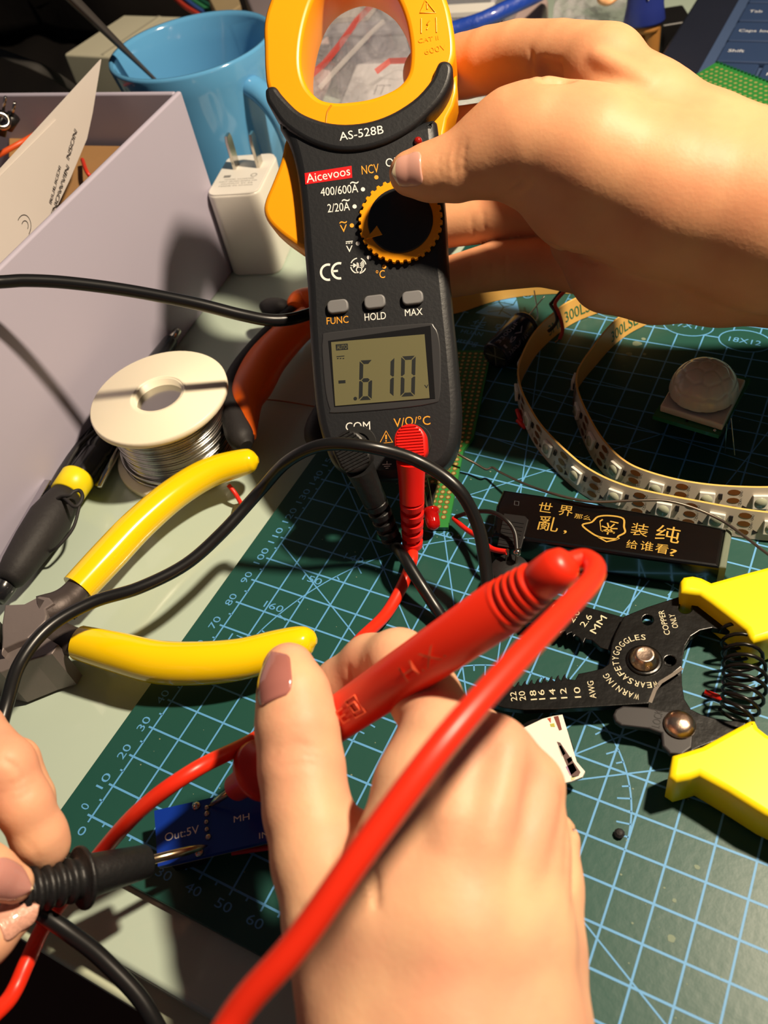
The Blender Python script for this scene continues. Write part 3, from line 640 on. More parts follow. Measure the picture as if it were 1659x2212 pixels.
def digit(x0, y0, x1, y1, segs, w=7.5, sk=0):
    ym = (y0 + y1) / 2; g = 1.2
    def X(x, y): return (x + sk * (y - ym) / (y1 - y0), y - 0.055 * (x - (x0 + x1) / 2))
    h = {'a': (y0, y0 + w), 'g': (ym - w / 2, ym + w / 2), 'd': (y1 - w, y1)}
    if 'a' in segs: quad([X(x0 + g + 1, y0), X(x1 - g - 1, y0), X(x1 - w - g, y0 + w), X(x0 + w + g, y0 + w)])
    if 'd' in segs: quad([X(x0 + w + g, y1 - w), X(x1 - w - g, y1 - w), X(x1 - g - 1, y1), X(x0 + g + 1, y1)])
    if 'g' in segs: quad([X(x0 + 4 + g, ym), X(x0 + w + g, ym - w / 2), X(x1 - w - g, ym - w / 2), X(x1 - 4 - g, ym), X(x1 - w - g, ym + w / 2), X(x0 + w + g, ym + w / 2)])
    for nm, xa, s_, ya, yb, top in (('f', x0, 1, y0, ym, 1), ('b', x1, -1, y0, ym, 1), ('e', x0, 1, ym, y1, 0), ('c', x1, -1, ym, y1, 0)):
        if nm in segs:
            if top: p = [X(xa, ya + 2), X(xa, yb - 2), X(xa + s_ * 3, yb - 1), X(xa + s_ * w, yb - w / 2 - g), X(xa + s_ * w, ya + w + g)]
            else: p = [X(xa, yb - 2), X(xa, ya + 2), X(xa + s_ * 3, ya + 1), X(xa + s_ * w, ya + w / 2 + g), X(xa + s_ * w, yb - w - g)]
            quad(p if s_ > 0 else p[::-1])
digit(776, 778, 804, 864, 'afgedc', 8, -2); digit(822, 772, 851, 858, 'bc', 8, -2); digit(866, 769, 897, 856, 'abcdef', 8, -2)
quad([(731, 822), (746, 821), (746.5, 827.5), (731.5, 828.5)])
b.add([FP.w(767.5 + 4 * math.cos(q * .52), 861 + 4 * math.sin(q * .52), hS) for q in range(12)], [tuple(range(12))])
quad([(725, 744), (751, 742), (752, 755), (726, 757)])
b.ptext(FP, 'v', (917, 839), (926, 838), 12, hS)
for k in range(3): quad([(728 + k * 6, 773.5), (731.5 + k * 6, 773), (731.5 + k * 6, 775), (728 + k * 6, 775.5)])
quad([(727, 769.5), (744, 768), (744, 769.6), (727, 771.2)])
sg = b.build('digits', m_seg, lcd)
b = MB().ptext(FP, 'AUTO', (728, 755), (750, 753.2), 9.5, hS + .003); b.build('auto_sign', MATS['lcd_olive'], lcd)
# indicator lamp
b = MB().ball(FP.w(903, 305, .02), .14, 0, 16, FP.ez); b.build('indicator_lamp', M('lamp_red', (150, 24, 16), rough=.08, spec=.8, coat=.6), mt)
# red name plate
b = MB().add([FP.w(x, y, .008) for x, y in ((658, 374), (659.5, 398.5), (761, 384), (759.5, 358))], [(0, 1, 2, 3)]); b.ptext(FP, 'Aicevoos', (663, 395), (757, 378), 20, .014, 1); b.build('name_plate', [M('plate_red', (206, 24, 28), rough=.4), m_w], mt)
# lettering
w_, o_ = MB(), MB(); w_.mi, o_.mi = 1, 2; hL = .010
def tx(mb, s_, p0, p1, hp, h=hL): mb.ptext(FP, s_, p0, p1, hp, h)
tx(w_, '400/600A', (693, 424), (774, 415), 19); tx(w_, '~', (757, 405), (775, 403), 26); tx(w_, '2/20A', (708, 459), (756, 454), 19); tx(w_, '~', (739, 443), (756, 441), 26)
tx(w_, 'OFF', (834, 361), (872, 355), 19); tx(o_, 'NCV', (782, 377), (819, 372), 20)
tx(o_, 'V', (735, 502), (750, 500.5), 17); tx(o_, '~', (734, 490), (750, 488), 24); tx(w_, 'V', (748, 545), (762, 544), 15)
tx(w_, 'COM', (747, 931), (800, 928), 19); tx(o_, 'V/\u03a9/\u00b0C', (851, 923), (930, 917), 20); tx(o_, '\u00b0C', (813, 602), (832, 600), 18)
tx(o_, 'FUNC', (706, 701), (753, 697), 16); tx(w_, 'HOLD', (788, 693), (834, 689), 16.5); tx(w_, 'MAX', (875, 683), (913, 680), 15.5); tx(w_, 'CAT II', (818, 974), (857, 971), 9)
def lnp(mb, pts, w=.05, cl=False): mb.strip([FP.w(x, y, hL) for x, y in pts], w, FP.ez, 0, cl)
def dot(mb, x, y, r=4.6): mb.add([FP.w(x + r * math.cos(q * .393), y - r * math.sin(q * .393), hL) for q in range(16)], [tuple(range(16))])
for x, y in ((784, 409), (766, 446), (773, 526), (797, 556)): dot(w_, x, y)
for x, y in ((813, 383), (760, 487), (830, 576)): dot(o_, x, y)
lnp(w_, [(747, 522.5), (762, 521)], .03)
for k in range(3): lnp(w_, [(747 + k * 5.4, 526 - k * .5), (750.5 + k * 5.4, 525.6 - k * .5)], .03)
for a0 in (20, 110, 200, 290): lnp(w_, [(774 + 16.5 * math.cos(math.radians(a0 + q * 10)), 574 + 16.5 * math.sin(math.radians(a0 + q * 10))) for q in range(7)], .035)
w_.add([FP.w(x, y, hL) for x, y in ((763, 568), (763, 579), (771, 573))], [(0, 1, 2)]); lnp(w_, [(771.5, 567), (771.5, 579)], .03); lnp(w_, [(757, 573.6), (776, 573)], .022); lnp(w_, [(774, 568), (774, 577)], .022)
for r in (4, 7, 10): lnp(w_, [(776 + r * math.cos(math.radians(a)), 571 + r * math.sin(math.radians(a))) for a in range(-50, 51, 20)], .028)
tx(w_, '\u03a9', (769, 590), (783, 589), 13)
def arc(mb, cx, cy, r, a0, a1, w): lnp(mb, [(cx + r * .95 * math.cos(math.radians(a)), cy - r * math.sin(math.radians(a))) for a in range(a0, a1 + 1, 10)], w)
arc(w_, 709, 588, 16.5, 75, 285, .075); arc(w_, 733, 585, 16.5, 75, 285, .075); lnp(w_, [(718, 586), (730, 585)], .07)
for pts in ([(834, 931), (820, 958), (848, 955)],): lnp(o_, pts, .04, True)
lnp(o_, [(834, 939), (834, 949)], .05); dot(o_, 834, 952.5, 1.6)
lnp(w_, [(836, 996), (836, 1003)], .025)
for k, r in enumerate((10, 6.5, 3)): lnp(w_, [(836 - r, 1003.5 + k * 4.2), (836 + r, 1002.5 + k * 4.2)], .028)
for q in (w_, o_): bd.add(q.v, q.f, q.mi)
bd.build('housing', [m_case_b, m_w, m_o], mt)
# jacks
for x, y in ((775, 960), (893, 955)):
    q = FP.l(x, y, 0); s_ = dep(FP.w(x, y)) / FPX
    MB().plate(FP, [circle(*q, 40 * s_, 28), circle(*q, 24 * s_, 28)], .05, .1, .02).build('jack_socket', MATS['meter_recess'], mt)
# ------------------------------------------------------------------ test leads
m_lead_b = M('lead_black', (22, 22, 23), rough=.32, spec=.5, var=.05)
m_lead_r = M('lead_red', (226, 44, 20), rough=.36, spec=.5, var=.03, sss=.04)
m_plug_r = M('plug_red', (228, 26, 18), rough=.38, var=.03)
m_plug_b = M('plug_black', (26, 26, 27), rough=.45, var=.06, bump=.2, bs=600)
m_gold = M('tip_metal', (206, 184, 150), rough=.2, metal=1.0, var=.03)
def plug(root, mat, head, ctr, hw, hl, dirp, neck, hz, ridges=12):
    """right-angle banana plug: a rounded ribbed head over the jack, a stalk and a slotted strain relief"""
    # head in the meter plane at height hz, axis from ctr towards dirp
    c = FP.l(*ctr, hz); d = FP.l(*dirp, hz) - c; d = d / np.linalg.norm(d); s = np.array([-d[1], d[0]])
    k = dep(FP.w(*ctr, hz)) / FPX; w, l = hw * k, hl * k
    ol = [tuple(c + s * a * w + d * b * l) for a, b in ()]
    r = w; ol = []
    for q in range(0, 181, 12):
        a = math.radians(q); ol.append(tuple(c - d * (l - r) - d * r * math.sin(a) + s * r * math.cos(a)))
    for q in range(0, 181, 12):
        a = math.radians(q); ol.append(tuple(c + d * (l - r * .8) + d * r * .8 * math.sin(a) - s * r * math.cos(a)))
    MB().plate(FP, [ol], hz, .85, .1, 0, True).build('plug_head', mat, root)
    b = MB()
    for i in range(ridges):
        t = -l * .86 + i * (l * 1.62) / (ridges - 1)
        ww = w * math.sqrt(max(0.05, 1 - max(0, (-t - (l - r)) / r) ** 2 - 0)) * .8
        p0, p1 = c + d * t - s * ww, c + d * t + s * ww
        b.tube([FP.g(*p0, hz + .005), FP.g(*p1, hz + .005)], .028, 6, spline=False)
    b.build('finger_ridges', mat, root)
    MB().cyl(FP.g(*c, hz - .8), FP.g(*c, .05), w * .62).build('plug_shaft', mat, root)
def relief(root, mat, P, r0, r1, n=5):
    P = np.array(P); a, z = P[0], P[-1]; ax = N(z - a); Ln = np.linalg.norm(z - a); pr = []
    for i in range(n):
        t0, t1 = i / n, (i + .62) / n; q0, q1 = r0 + (r1 - r0) * t0, r0 + (r1 - r0) * t1
        pr += [(q0 * .93, t0 * Ln), (q0, t0 * Ln + .03), (q1, t1 * Ln - .03), (q1 * .93, t1 * Ln), (q1 * .66, t1 * Ln + .01), (q1 * .66, (i + 1) / n * Ln - .01)]
    MB().lathe(pr, a, ax, 40, smooth=False).build('strain_relief', mat, root)
    b = MB(); s_ = N(np.cross(ax, ezm))
    for q in (-1, 1):   # webs that join the slotted rings front and back
        mid = (r0 + r1) / 2 * .82; b.box((a + z) / 2 + ezm * q * mid * .85, r0 * .8, Ln * .96, mid * .4, s_, ax, N(np.cross(s_, ax)))
    b.build('relief_web', mat, root)
CR = .2
# red lead
rl = thing('test_lead', 'red multimeter test lead plugged into the right jack with its probe in the hand', 'test lead', at(890, 1190, .4))
plug(rl, m_plug_r, None, (886, 958), 35.5, 43, (889, 1003), None, 1.35)
na, nb_, nc = FP.w(888, 995, .9), dp(890, 1082, 28.15), dp(891, 1186, 29.6)
MB().tube([na, (na + nb_) / 2, nb_], [.47, .42, .40], 18).build('plug_stalk', m_plug_r, rl)
relief(rl, m_plug_r, [nb_, nc], .40, .34)
path = [nc, at(889, 1212, .5), at(874, 1255, .22), at(835, 1325, .3), at(780, 1380, 1.0), at(735, 1432, 1.4), dp(645, 1530, 24.2), dp(545, 1600, 22.9), dp(420, 1664, 21.2), dp(300, 1752, 21.2), dp(200, 1865, 22.3), dp(105, 1985, 21.9), dp(60, 2075, 21.0), dp(22, 2155, 20.4), dp(-60, 2260, 19), dp(-40, 2480, 17), dp(200, 2640, 13.5), dp(380, 2420, 11.2), dp(508, 2195, 11.2), dp(640, 2040, 11.2), dp(800, 1815, 11.4), dp(960, 1602, 11.9), dp(1110, 1432, 13.0), dp(1215, 1322, 14.2), dp(1275, 1258, 15.4), dp(1285, 1225, 16.2), dp(1262, 1208, 16.6), dp(1228, 1216, 16.5)]
MB().tube(path, CR, 14).build('cable', m_lead_r, rl)
pt, pe = at(450, 1742, 1.0), dp(1228, 1214, 16.0)
ax = N(pe - pt); Lp = np.linalg.norm(pe - pt)
def lat(t): return t * Lp
# fractions along the probe found from the photograph
def fr_at(px):
    lo_, hi_ = 0., 1.
    for _ in range(40):
        m_ = (lo_ + hi_) / 2; p = RM @ (pt + ax * Lp * m_ - CAM); x = p[0] / p[2] * FPX + 829.5
        lo_, hi_ = (m_, hi_) if x < px else (lo_, m_)
    return lo_
f1, f2, f3, f4 = fr_at(508), fr_at(560), fr_at(575), fr_at(1085)
MB().lathe([(.005, 0), (.07, .22), (.1, .5), (.1, lat(f1) + .5)], pt, ax, 16).build('probe_tip', m_gold, rl)
pr = [(.32, lat(f1)), (.36, lat(f1) + .06), (.42, lat(f2) - .1), (.78, lat(f2)), (.8, lat(f2) + .12), (.76, lat(f3)), (.54, lat(f3) + .1), (.5, lat(.35)), (.52, lat(.5)), (.54, lat(.62)), (.56, lat(f4)), (.53, lat(f4) + .05)]
g0 = lat(f4) + .1; nR = 5; gl = (Lp - .75 - g0) / nR
for i in range(nR): pr += [(.53 - .02 * i, g0 + i * gl), (.53 - .02 * i, g0 + (i + .55) * gl), (.45 - .02 * i, g0 + (i + .62) * gl), (.45 - .02 * i, g0 + (i + .95) * gl)]
pr += [(.40, Lp - .7), (.40, Lp - .25), (.33, Lp - .05), (.2, Lp + .05)]
pbody = MB().lathe(pr, pt, ax, 32).build('probe_handle', m_lead_r, rl)
# raised marks on the barrel, lighter red in place of edge shading
b = MB(); vw = N(CAM - (pt + ax * Lp * .6)); un = N(vw - ax * (vw @ ax)); us = np.cross(un, ax)
def on(tt, s_, r): a = s_ / r; return pt + ax * tt + r * (un * math.cos(a) + us * math.sin(a))
def btext(tx, t0, wd_, h, r):
    v, f = glyphs(tx); x0, x1 = v[:, 0].min(), v[:, 0].max(); sx = wd_ / (x1 - x0); sc = h / .73
    b.add([on(t0 + (a - x0) * sx, c * sc - h / 2, r) for a, c in v], f)
btext('H.X.', lat(fr_at(900)), lat(fr_at(985)) - lat(fr_at(900)), .38, .60)
btext('CE', lat(fr_at(735)), (lat(fr_at(808)) - lat(fr_at(735))) * .62, .36, .585)
k0 = lat(fr_at(786)); k1 = lat(fr_at(808))
for q, s_ in ((k0, .22), (k0 + .08, .1)):
    w2 = (k1 - k0) * (.9 if s_ > .2 else .5)
    b.tube([on(q, -s_, .55), on(q + w2, -s_, .55), on(q + w2, s_, .55), on(q, s_, .55), on(q, -s_, .55)], .025, 6, spline=False)
b.build('raised_marks', M('lead_red_lit_mark', (240, 96, 62), rough=.36), pbody)
# black lead
bl = thing('test_lead', 'black multimeter test lead plugged into the left jack, draped over the meter front', 'test lead', at(848, 1175, .4))
plug(bl, m_plug_b, None, (758, 975), 37, 47, (780, 1020), None, 1.35)
na, nb_, nc = FP.w(778, 1012, .9), dp(810, 1082, 28.4), dp(852, 1178, 29.7)
MB().tube([na, (na + nb_) / 2, nb_], [.47, .42, .40], 18).build('plug_stalk', m_plug_b, bl)
relief(bl, m_plug_b, [nb_, nc], .40, .34)
path = [nc, at(868, 1197, 1.15), at(905, 1256, .95), at(945, 1318, .5), at(985, 1375, .35), at(1020, 1395, .35), at(1048, 1362, .6), at(1054, 1290, 1.4), at(1048, 1215, 2.1), at(1030, 1130, 3.0), at(985, 1052, 4.0), dp(900, 995, 26.2), dp(800, 966, 25.9), dp(700, 961, 26.2), dp(622, 996, 27.0), at(560, 1062, 3.3), at(480, 1150, 2.8), at(400, 1220, 2.6), at(300, 1270, 2.7), at(200, 1301, 2.9), at(105, 1355, 3.1), at(42, 1435, 3.2), at(12, 1530, 3.3), at(-20, 1640, 3.0), at(-90, 1760, 2.6), at(-220, 1950, 2.2), dp(-300, 2250, 19), dp(-100, 2560, 18), dp(230, 2500, 18.2), dp(352, 2300, 20.0), dp(318, 2180, 20.3), dp(225, 2075, 20.4), dp(150, 2015, 20.3), dp(95, 1978, 20.2), dp(40, 1952, 19.9)]
MB().tube(path, CR, 14).build('cable', m_lead_b, bl)
pt = at(450, 1826, 1.08); pe = dp(20, 1936, 19.4); ax = N(pe - pt); Lp = np.linalg.norm(pe - pt)
g1, g2, g3, g4 = lat(fr_at(322)) if 0 else 0, 0, 0, 0
def fr2(px):
    lo_, hi_ = 0., 1.
    for _ in range(40):
        m_ = (lo_ + hi_) / 2; p = RM @ (pt + ax * Lp * m_ - CAM); x = p[0] / p[2] * FPX + 829.5
        lo_, hi_ = (m_, hi_) if x > px else (lo_, m_)
    return Lp * lo_
a1, a2, a3, a4 = fr2(320), fr2(184), fr2(166), fr2(158)
MB().lathe([(.005, 0), (.07, .2), (.1, .42), (.115, .6), (.115, a1 + .4)], pt, ax, 16).build('probe_tip', m_gold, bl)
pr = [(.36, a1), (.40, a1 + .05), (.50, a2 - .15), (.51, a2 - .01), (.52, a2), (.68, a2 + .005), (.72, a2 + .03), (.73, a2 + .07), (.72, a2 + .11), (.68, a2 + .135), (.48, a2 + .14), (.44, a4)]
nR = 5; gl = (Lp - .1 - a4) / nR
for i in range(nR): pr += [(.5, a4 + i * gl + .04), (.52, a4 + (i + .35) * gl), (.5, a4 + (i + .62) * gl), (.4, a4 + (i + .7) * gl), (.4, a4 + (i + .97) * gl)]
pr += [(.3, Lp)]
MB().lathe(pr, pt, ax, 32).build('probe_handle', m_plug_b, bl)
# separate black cable passing behind the meter
path = [at(-1500, 700, 9.4), at(-900, 690, 9.4), at(-480, 650, 9.6), dp(-160, 618, 27.6), dp(0, 609, 28.4), dp(60, 606, 28.7), dp(150, 611, 29.1), dp(280, 628, 29.6), dp(420, 655, 30.0), dp(520, 680, 30.3), dp(590, 692, 30.5), dp(650, 684, 30.9), dp(720, 655, 32.2), dp(800, 600, 34), dp(900, 560, 36), at(1000, 500, .4)]
b = MB().tube(path, .215, 14)
tag(b.build('power_cable', M('cable_black', (20, 20, 22), rough=.3, spec=.5), base=at(420, 655, 0)), 'thick black cable sagging across the storage box and behind the meter', 'cable')
# ------------------------------------------------------------------ solder spool
m_reel = M('reel_white', (240, 230, 206), rough=.4, var=.03, vs=15, sss=.05)
m_sold = M('solder', (176, 174, 170), rough=.2, metal=1.0, var=.1, vs=60)
SPC = np.array([-6.62, 13.75, DZ]); SR = 2.68; SH = 3.1
t = thing('solder_spool', 'white plastic spool wound with silver solder wire', 'spool', SPC)
MB().lathe([(1.0, SH - .3), (SR - .05, SH - .3), (SR, SH - .25), (SR, SH - .06), (SR - .06, SH), (1.12, SH), (1.06, SH + .04), (1.0, SH)], SPC, Z1, 64, closed=True).build('top_flange', m_reel, t)
MB().lathe([(1.0, 0), (SR - .05, 0), (SR, .05), (SR, .25), (SR - .05, .3), (1.0, .3)], SPC, Z1, 64, closed=True).build('bottom_flange', m_reel, t)
MB().lathe([(.92, 0), (1.1, 0), (1.1, SH), (.92, SH)], SPC, Z1, 40, closed=True).build('hub', m_reel, t)
pr = [(1.1, .3)]; nW = 30
for i in range(nW):
    zc = .3 + (SH - .6) * (i + .5) / nW; h = (SH - .6) / nW / 2
    for a in (-80, -40, 0, 40, 80): pr.append((2.16 + .025 * math.sin(i * 1.7) + .055 * math.cos(math.radians(a)), zc + h * math.sin(math.radians(a))))
pr.append((1.1, SH - .3))
w_ = MB().lathe(pr, SPC, Z1, 72).build('solder_winding', m_sold, t)
for q, (z0, am) in enumerate(((.75, .5), (.95, .62), (.6, .3), (1.25, .7))):
    MB().tube([SPC + np.array([(2.27 + .02 * q) * math.cos(a), (2.27 + .02 * q) * math.sin(a), z0 + am * math.sin(a * .5 + 1.2 + q * .3) * .8]) for a in np.linspace(2.6, 5.6, 26)], .05, 8).build('loose_turn', m_sold, w_)

# ------------------------------------------------------------------ pens beside the box
m_rub = M('rubber_black', (38, 36, 37), rough=.6, bump=.15, bs=500, spec=.35)
m_bar = M('barrel_dark', (30, 30, 34), rough=.22, spec=.6)
p0, p1 = at(22, 1268, .55), at(388, 722, .35)
pa = N(p1 - p0); PL = np.linalg.norm(p1 - p0)
def pf(px):
    lo_, hi_ = 0., 1.
    for _ in range(40):
        m_ = (lo_ + hi_) / 2; p = RM @ (p0 + pa * PL * m_ - CAM); x = p[0] / p[2] * FPX + 829.5
        lo_, hi_ = (m_, hi_) if x < px else (lo_, m_)
    return PL * lo_
t = thing('gripped_pen', 'black pen with a rubber grip and yellow collar lying along the storage box', 'pen', (p0 + p1) / 2 - Z1 * .4)
s1, s2, s3 = pf(150), pf(176), pf(200)
MB().lathe([(.01, 0), (.36, .02), (.5, .18), (.62, .8), (.74, s1 * .45), (.80, s1 * .7), (.66, s1 * .9), (.56, s1)], p0 + Z1 * .25, pa, 28).build('rubber_grip', m_rub, t)
MB().lathe([(.56, s1 - .02), (.64, s1), (.66, s2 - .1), (.6, s2), (.5, s2)], p0 + Z1 * .25, pa, 28).build('collar', M('collar_yellow', (232, 208, 20), rough=.35), t)
MB().lathe([(.48, s2 - .05), (.5, s2 + .1), (.5, s3 + .3), (.46, s3 + .4), (.46, s3 + .5), (.5, s3 + .6), (.47, PL * .8), (.34, PL - .9), (.3, PL - .75)], p0 + Z1 * .22, pa, 28).build('barrel', m_bar, t)
MB().lathe([(.2, PL - .8), (.2, PL - .1), (.16, PL), (.01, PL)], p0 + Z1 * .22, pa, 20).build('push_button', m_chrome, t)
b = MB()
b.tube([at(212, 925, 1.3), at(170, 965, 1.25), at(138, 1020, 1.2), at(128, 1062, 1.2), at(122, 1078, 1.3), at(134, 1072, 1.45), at(150, 1070, 1.5), at(160, 1062, 1.5), at(172, 1060, 1.45), at(178, 1072, 1.4), at(172, 1088, 1.35), at(160, 1094, 1.35), at(142, 1078, 1.4), at(126, 1070, 1.2)], .075, 8)
b.tube([at(172, 1092, 1.3), at(158, 1140, 1.0), at(128, 1178, .8), at(108, 1192, .6)], .06, 8)
tag(b.build('elastic_cord', m_rub, base=at(150, 1070, .5)), 'thin black cord knotted around the yellow collar of the gripped pen', 'cord')
q0, q1 = at(14, 1246, .6), at(124, 1052, .6)
t = thing('clip_pen', 'dark pen with a silver clip squeezed between the box and the gripped pen', 'pen', (q0 + q1) / 2 - Z1 * .5)
qa = N(q1 - q0); QL = np.linalg.norm(q1 - q0)
MB().lathe([(.3, -1.0), (.42, -.5), (.42, QL + 2.0), (.3, QL + 4.0), (.08, QL + 4.9)], q0 + N(np.cross(qa, Z1)) * .12, qa, 20).build('barrel', m_bar, t)
b = MB(); sd = N(np.cross(qa, Z1)); b.box((q0 + q1) / 2 - sd * .12 + Z1 * .5, .28, QL * .95, .08, sd, qa, np.cross(sd, qa)); b.box(q0 - sd * .12 + Z1 * .3, .28, .2, .5, sd, qa, np.cross(sd, qa)); b.build('clip', M('clip_steel', (186, 184, 192), rough=.22, metal=1.0), t, bevel=.03)
tag(MB().cyl(at(212, 1052, .2), at(300, 880, .2), .16, 14).build('metal_rod', m_chrome, base=at(230, 1010, DZ)), 'thin chrome rod lying between the gripped pen and the solder spool', 'rod')

# ------------------------------------------------------------------ yellow-handled cutting pliers
m_grip = M('grip_yellow', (248, 206, 10), rough=.16, spec=.55, coat=.4, var=.03)
m_tool = M('tool_steel', (76, 68, 66), rough=.5, metal=.55, bump=.3, bs=180, var=.12)
m_tool2 = M('tool_ground', (122, 112, 110), rough=.5, metal=.4, bump=.25, bs=120, var=.12)
t = thing('cutting_pliers', 'side cutting pliers with glossy yellow dipped handles lying open at the left', 'pliers', at(120, 1340, DZ))
h1 = [at(168, 1272, 1.25), at(235, 1200, 1.25), at(300, 1132, 1.25), at(375, 1068, 1.25), at(450, 1022, 1.25), at(520, 1000, 1.2), at(545, 995, 1.2), at(558, 993, 1.2)]
MB().tube(h1, [.60, .63, .62, .60, .58, .52, .42, .12], 20, flat=.95).build('grip', m_grip, t)
h2 = [at(172, 1388, 1.25), at(250, 1408, 1.2), at(340, 1430, 1.15), at(430, 1433, 1.15), at(520, 1424, 1.15), at(600, 1402, 1.15), at(650, 1388, 1.15), at(672, 1384, 1.15), at(684, 1384, 1.15)]
MB().tube(h2, [.56, .64, .68, .68, .65, .60, .52, .38, .10], 20, flat=.95).build('grip', m_grip, t)
TPl = zpl(2.0)
head = [(2, 1412), (4, 1380), (3, 1352), (10, 1306), (52, 1304), (85, 1287), (106, 1290), (116, 1302), (98, 1314), (101, 1328), (98, 1340), (80, 1360), (60, 1378), (30, 1390), (8, 1400)]
MB().pplate(TPl, head, 0, 2.0, .06).build('jaw', m_tool2, t)
lower = [(4, 1402), (50, 1378), (88, 1368), (126, 1392), (112, 1412), (70, 1424), (0, 1452), (-60, 1440), (-60, 1400)]
MB().pplate(zpl(1.72), lower, 0, 1.9, .05).build('jaw', m_tool2, t)
MB().pplate(TPl, [(-2, 1340), (-70, 1330), (-70, 1392), (-2, 1385)], -.2, 1.5, .05).build('nose', m_tool, t)
MB().tube([at(92, 1322, 1.55), at(125, 1308, 1.5), at(150, 1290, 1.4), at(176, 1264, 1.3)], [.62, .55, .48, .46], 16, flat=.8).build('arm', m_tool, t)
MB().tube([at(78, 1376, 1.35), at(115, 1376, 1.3), at(150, 1384, 1.25), at(180, 1390, 1.2)], [.62, .6, .5, .46], 16, flat=.8).build('arm', m_tool, t)
MB().tube([at(150, 1328 + 4 * math.sin(q), .9 + .15 * math.cos(q)) + np.array([.03 * q, 0, 0]) * .4 for q in np.linspace(0, 25, 60)], .04, 8, n=2).build('return_spring', m_tool, t)

# ------------------------------------------------------------------ orange/black pliers
m_or = M('grip_orange', (238, 100, 18), rough=.4, var=.04, sss=.03)
t = thing('grip_pliers', 'pliers with orange and black two tone handles lying partly behind the meter', 'pliers', at(590, 760, DZ))
hz = 1.15
c1 = [at(668, 690, hz), at(628, 722, hz), at(578, 776, hz), at(549, 828, hz), at(534, 865, hz), at(537, 905, hz), at(543, 945, hz)]
MB().tube(c1, [.70, .78, .86, .86, .68, .42, .2], 18, flat=.85).build('grip', m_or, t)
c2 = [at(632, 672, hz), at(592, 712, hz), at(545, 764, hz), at(509, 815, hz), at(500, 865, hz), at(509, 915, hz + .05), at(522, 948, hz + .05), at(532, 964, hz)]
MB().tube(c2, [.3, .38, .42, .42, .44, .52, .52, .26], 16).build('grip_lining', m_rub, t)
MB().tube([at(640, 672, hz), at(650, 655, hz), at(672, 650, hz)], [.5, .6, .62], 14).build('grip_shoulder', m_or, t)
MB().tube([at(566, 660, 1.2), at(580, 664, 1.2), at(606, 668, 1.2), at(622, 672, 1.2)], [.2, .42, .48, .3], 16).build('thumb_guard', m_rub, t)
c3 = [at(760, 720, hz), at(740, 790, hz), at(720, 860, hz), at(702, 905, hz)]
MB().tube(c3, [.6, .6, .58, .5], 16).build('grip', m_or, t)
MB().tube([at(704, 890, hz), at(690, 920, hz), at(684, 945, hz), at(690, 962, hz)], [.5, .52, .46, .2], 16).build('grip_lining', m_rub, t)
MB().tube([at(690, 670, 1.1), at(760, 620, 1.1), at(830, 585, 1.1)], [.55, .7, .8], 16, flat=.8).build('arm', m_tool, t)
MB().tube([at(750, 725, 1.1), at(780, 660, 1.1), at(835, 590, 1.1)], [.55, .7, .8], 16, flat=.8).build('arm', m_tool, t)
MB().tube([at(820, 592, 1.1), at(900, 530, 1.0), at(960, 480, .8), at(1000, 448, .6)], [.95, .8, .5, .25], 16, flat=.7).build('jaw', m_tool, t)

# ------------------------------------------------------------------ wire stripper
m_bk = M('stripper_black', (15, 14, 13), rough=.3, spec=.5, metal=.2, bump=.25, bs=140, var=.2, vs=50)
m_sy = M('stripper_yellow', (250, 222, 16), rough=.38, sss=.05, var=.03)
m_bolt = M('bolt_steel', (206, 180, 160), rough=.28, metal=1.0, bump=.2, bs=300)
m_pr = M('stripper_print', (206, 196, 164), rough=.5)
def cz(l): return [(1000 + x * .39723, 1160 + y * .39727) for x, y in l]
t = thing('wire_stripper', 'black wire stripper with yellow handles and coil spring lying open on the mat', 'wire stripper', at(1390, 1420, 0))
ZA, ZB = .82, .56
teeth = [(240, 812)]
for i, x in enumerate(range(262, 560, 36)):
    y = 800 - (x - 262) * .165
    teeth += [(x, y - 6), (x + 8, y - 10), (x + 10, y + 10), (x + 20, y + 12 + i), (x + 27, y + 2)]
plateA = cz([(150, 905), (190, 850)] + teeth + [(580, 772), (610, 775), (628, 742), (700, 728), (760, 712), (790, 690), (800, 650), (806, 590), (830, 520), (875, 430), (1000, 380), (1200, 315), (1262, 306), (1300, 314), (1345, 350), (1440, 420), (1545, 520), (1470, 516), (1355, 494), (1290, 508), (1240, 540), (1210, 590), (1196, 660), (1190, 705), (1140, 745), (1075, 785), (1040, 830), (1012, 905), (900, 912), (760, 921), (520, 935), (330, 940), (220, 928)])
hol = [cz(circle(1210, 385, 38, 20, 30)), cz(circle(1005, 450, 30, 20, 28)), cz(circle(1126, 672, 32, 20, 28))]
pa_ = MB().pplate(zpl(ZA), plateA, 0, .24, .03, 0, hol).build('upper_blade', m_bk, t)
tB = [(700, 560), (668, 552), (655, 580), (630, 545)]
for i in range(7):
    x = 610 - i * 36; tB += [(x, 535 - i * 9), (x - 10, 545 - i * 9), (x - 20, 520 - i * 9)]
plateB = cz([(790, 612), (745, 600)] + tB + [(340, 470), (300, 400), (420, 330), (560, 345), (650, 372), (880, 436), (960, 480), (1080, 640), (1190, 700), (1192, 800), (1205, 880), (1240, 935), (1300, 965), (1420, 1000), (1560, 990), (1500, 1060), (1290, 1140), (1200, 1185), (1080, 1090), (1000, 930), (1030, 830), (1000, 760), (880, 680)])
MB().pplate(zpl(ZB), plateB, 0, .24, .03, 0, [cz(circle(1126, 672, 30, 20, 26))]).build('lower_blade', m_bk, t)
MB().strip([at(*cz([q])[0], ZA - .0) + Z1 * .006 for q in ((1192, 712), (1140, 750), (1075, 790), (1045, 830), (1018, 900))], .10, Z1).build('ground_edge', M('ground_edge', (150, 140, 130), rough=.3, metal=1.0), pa_)
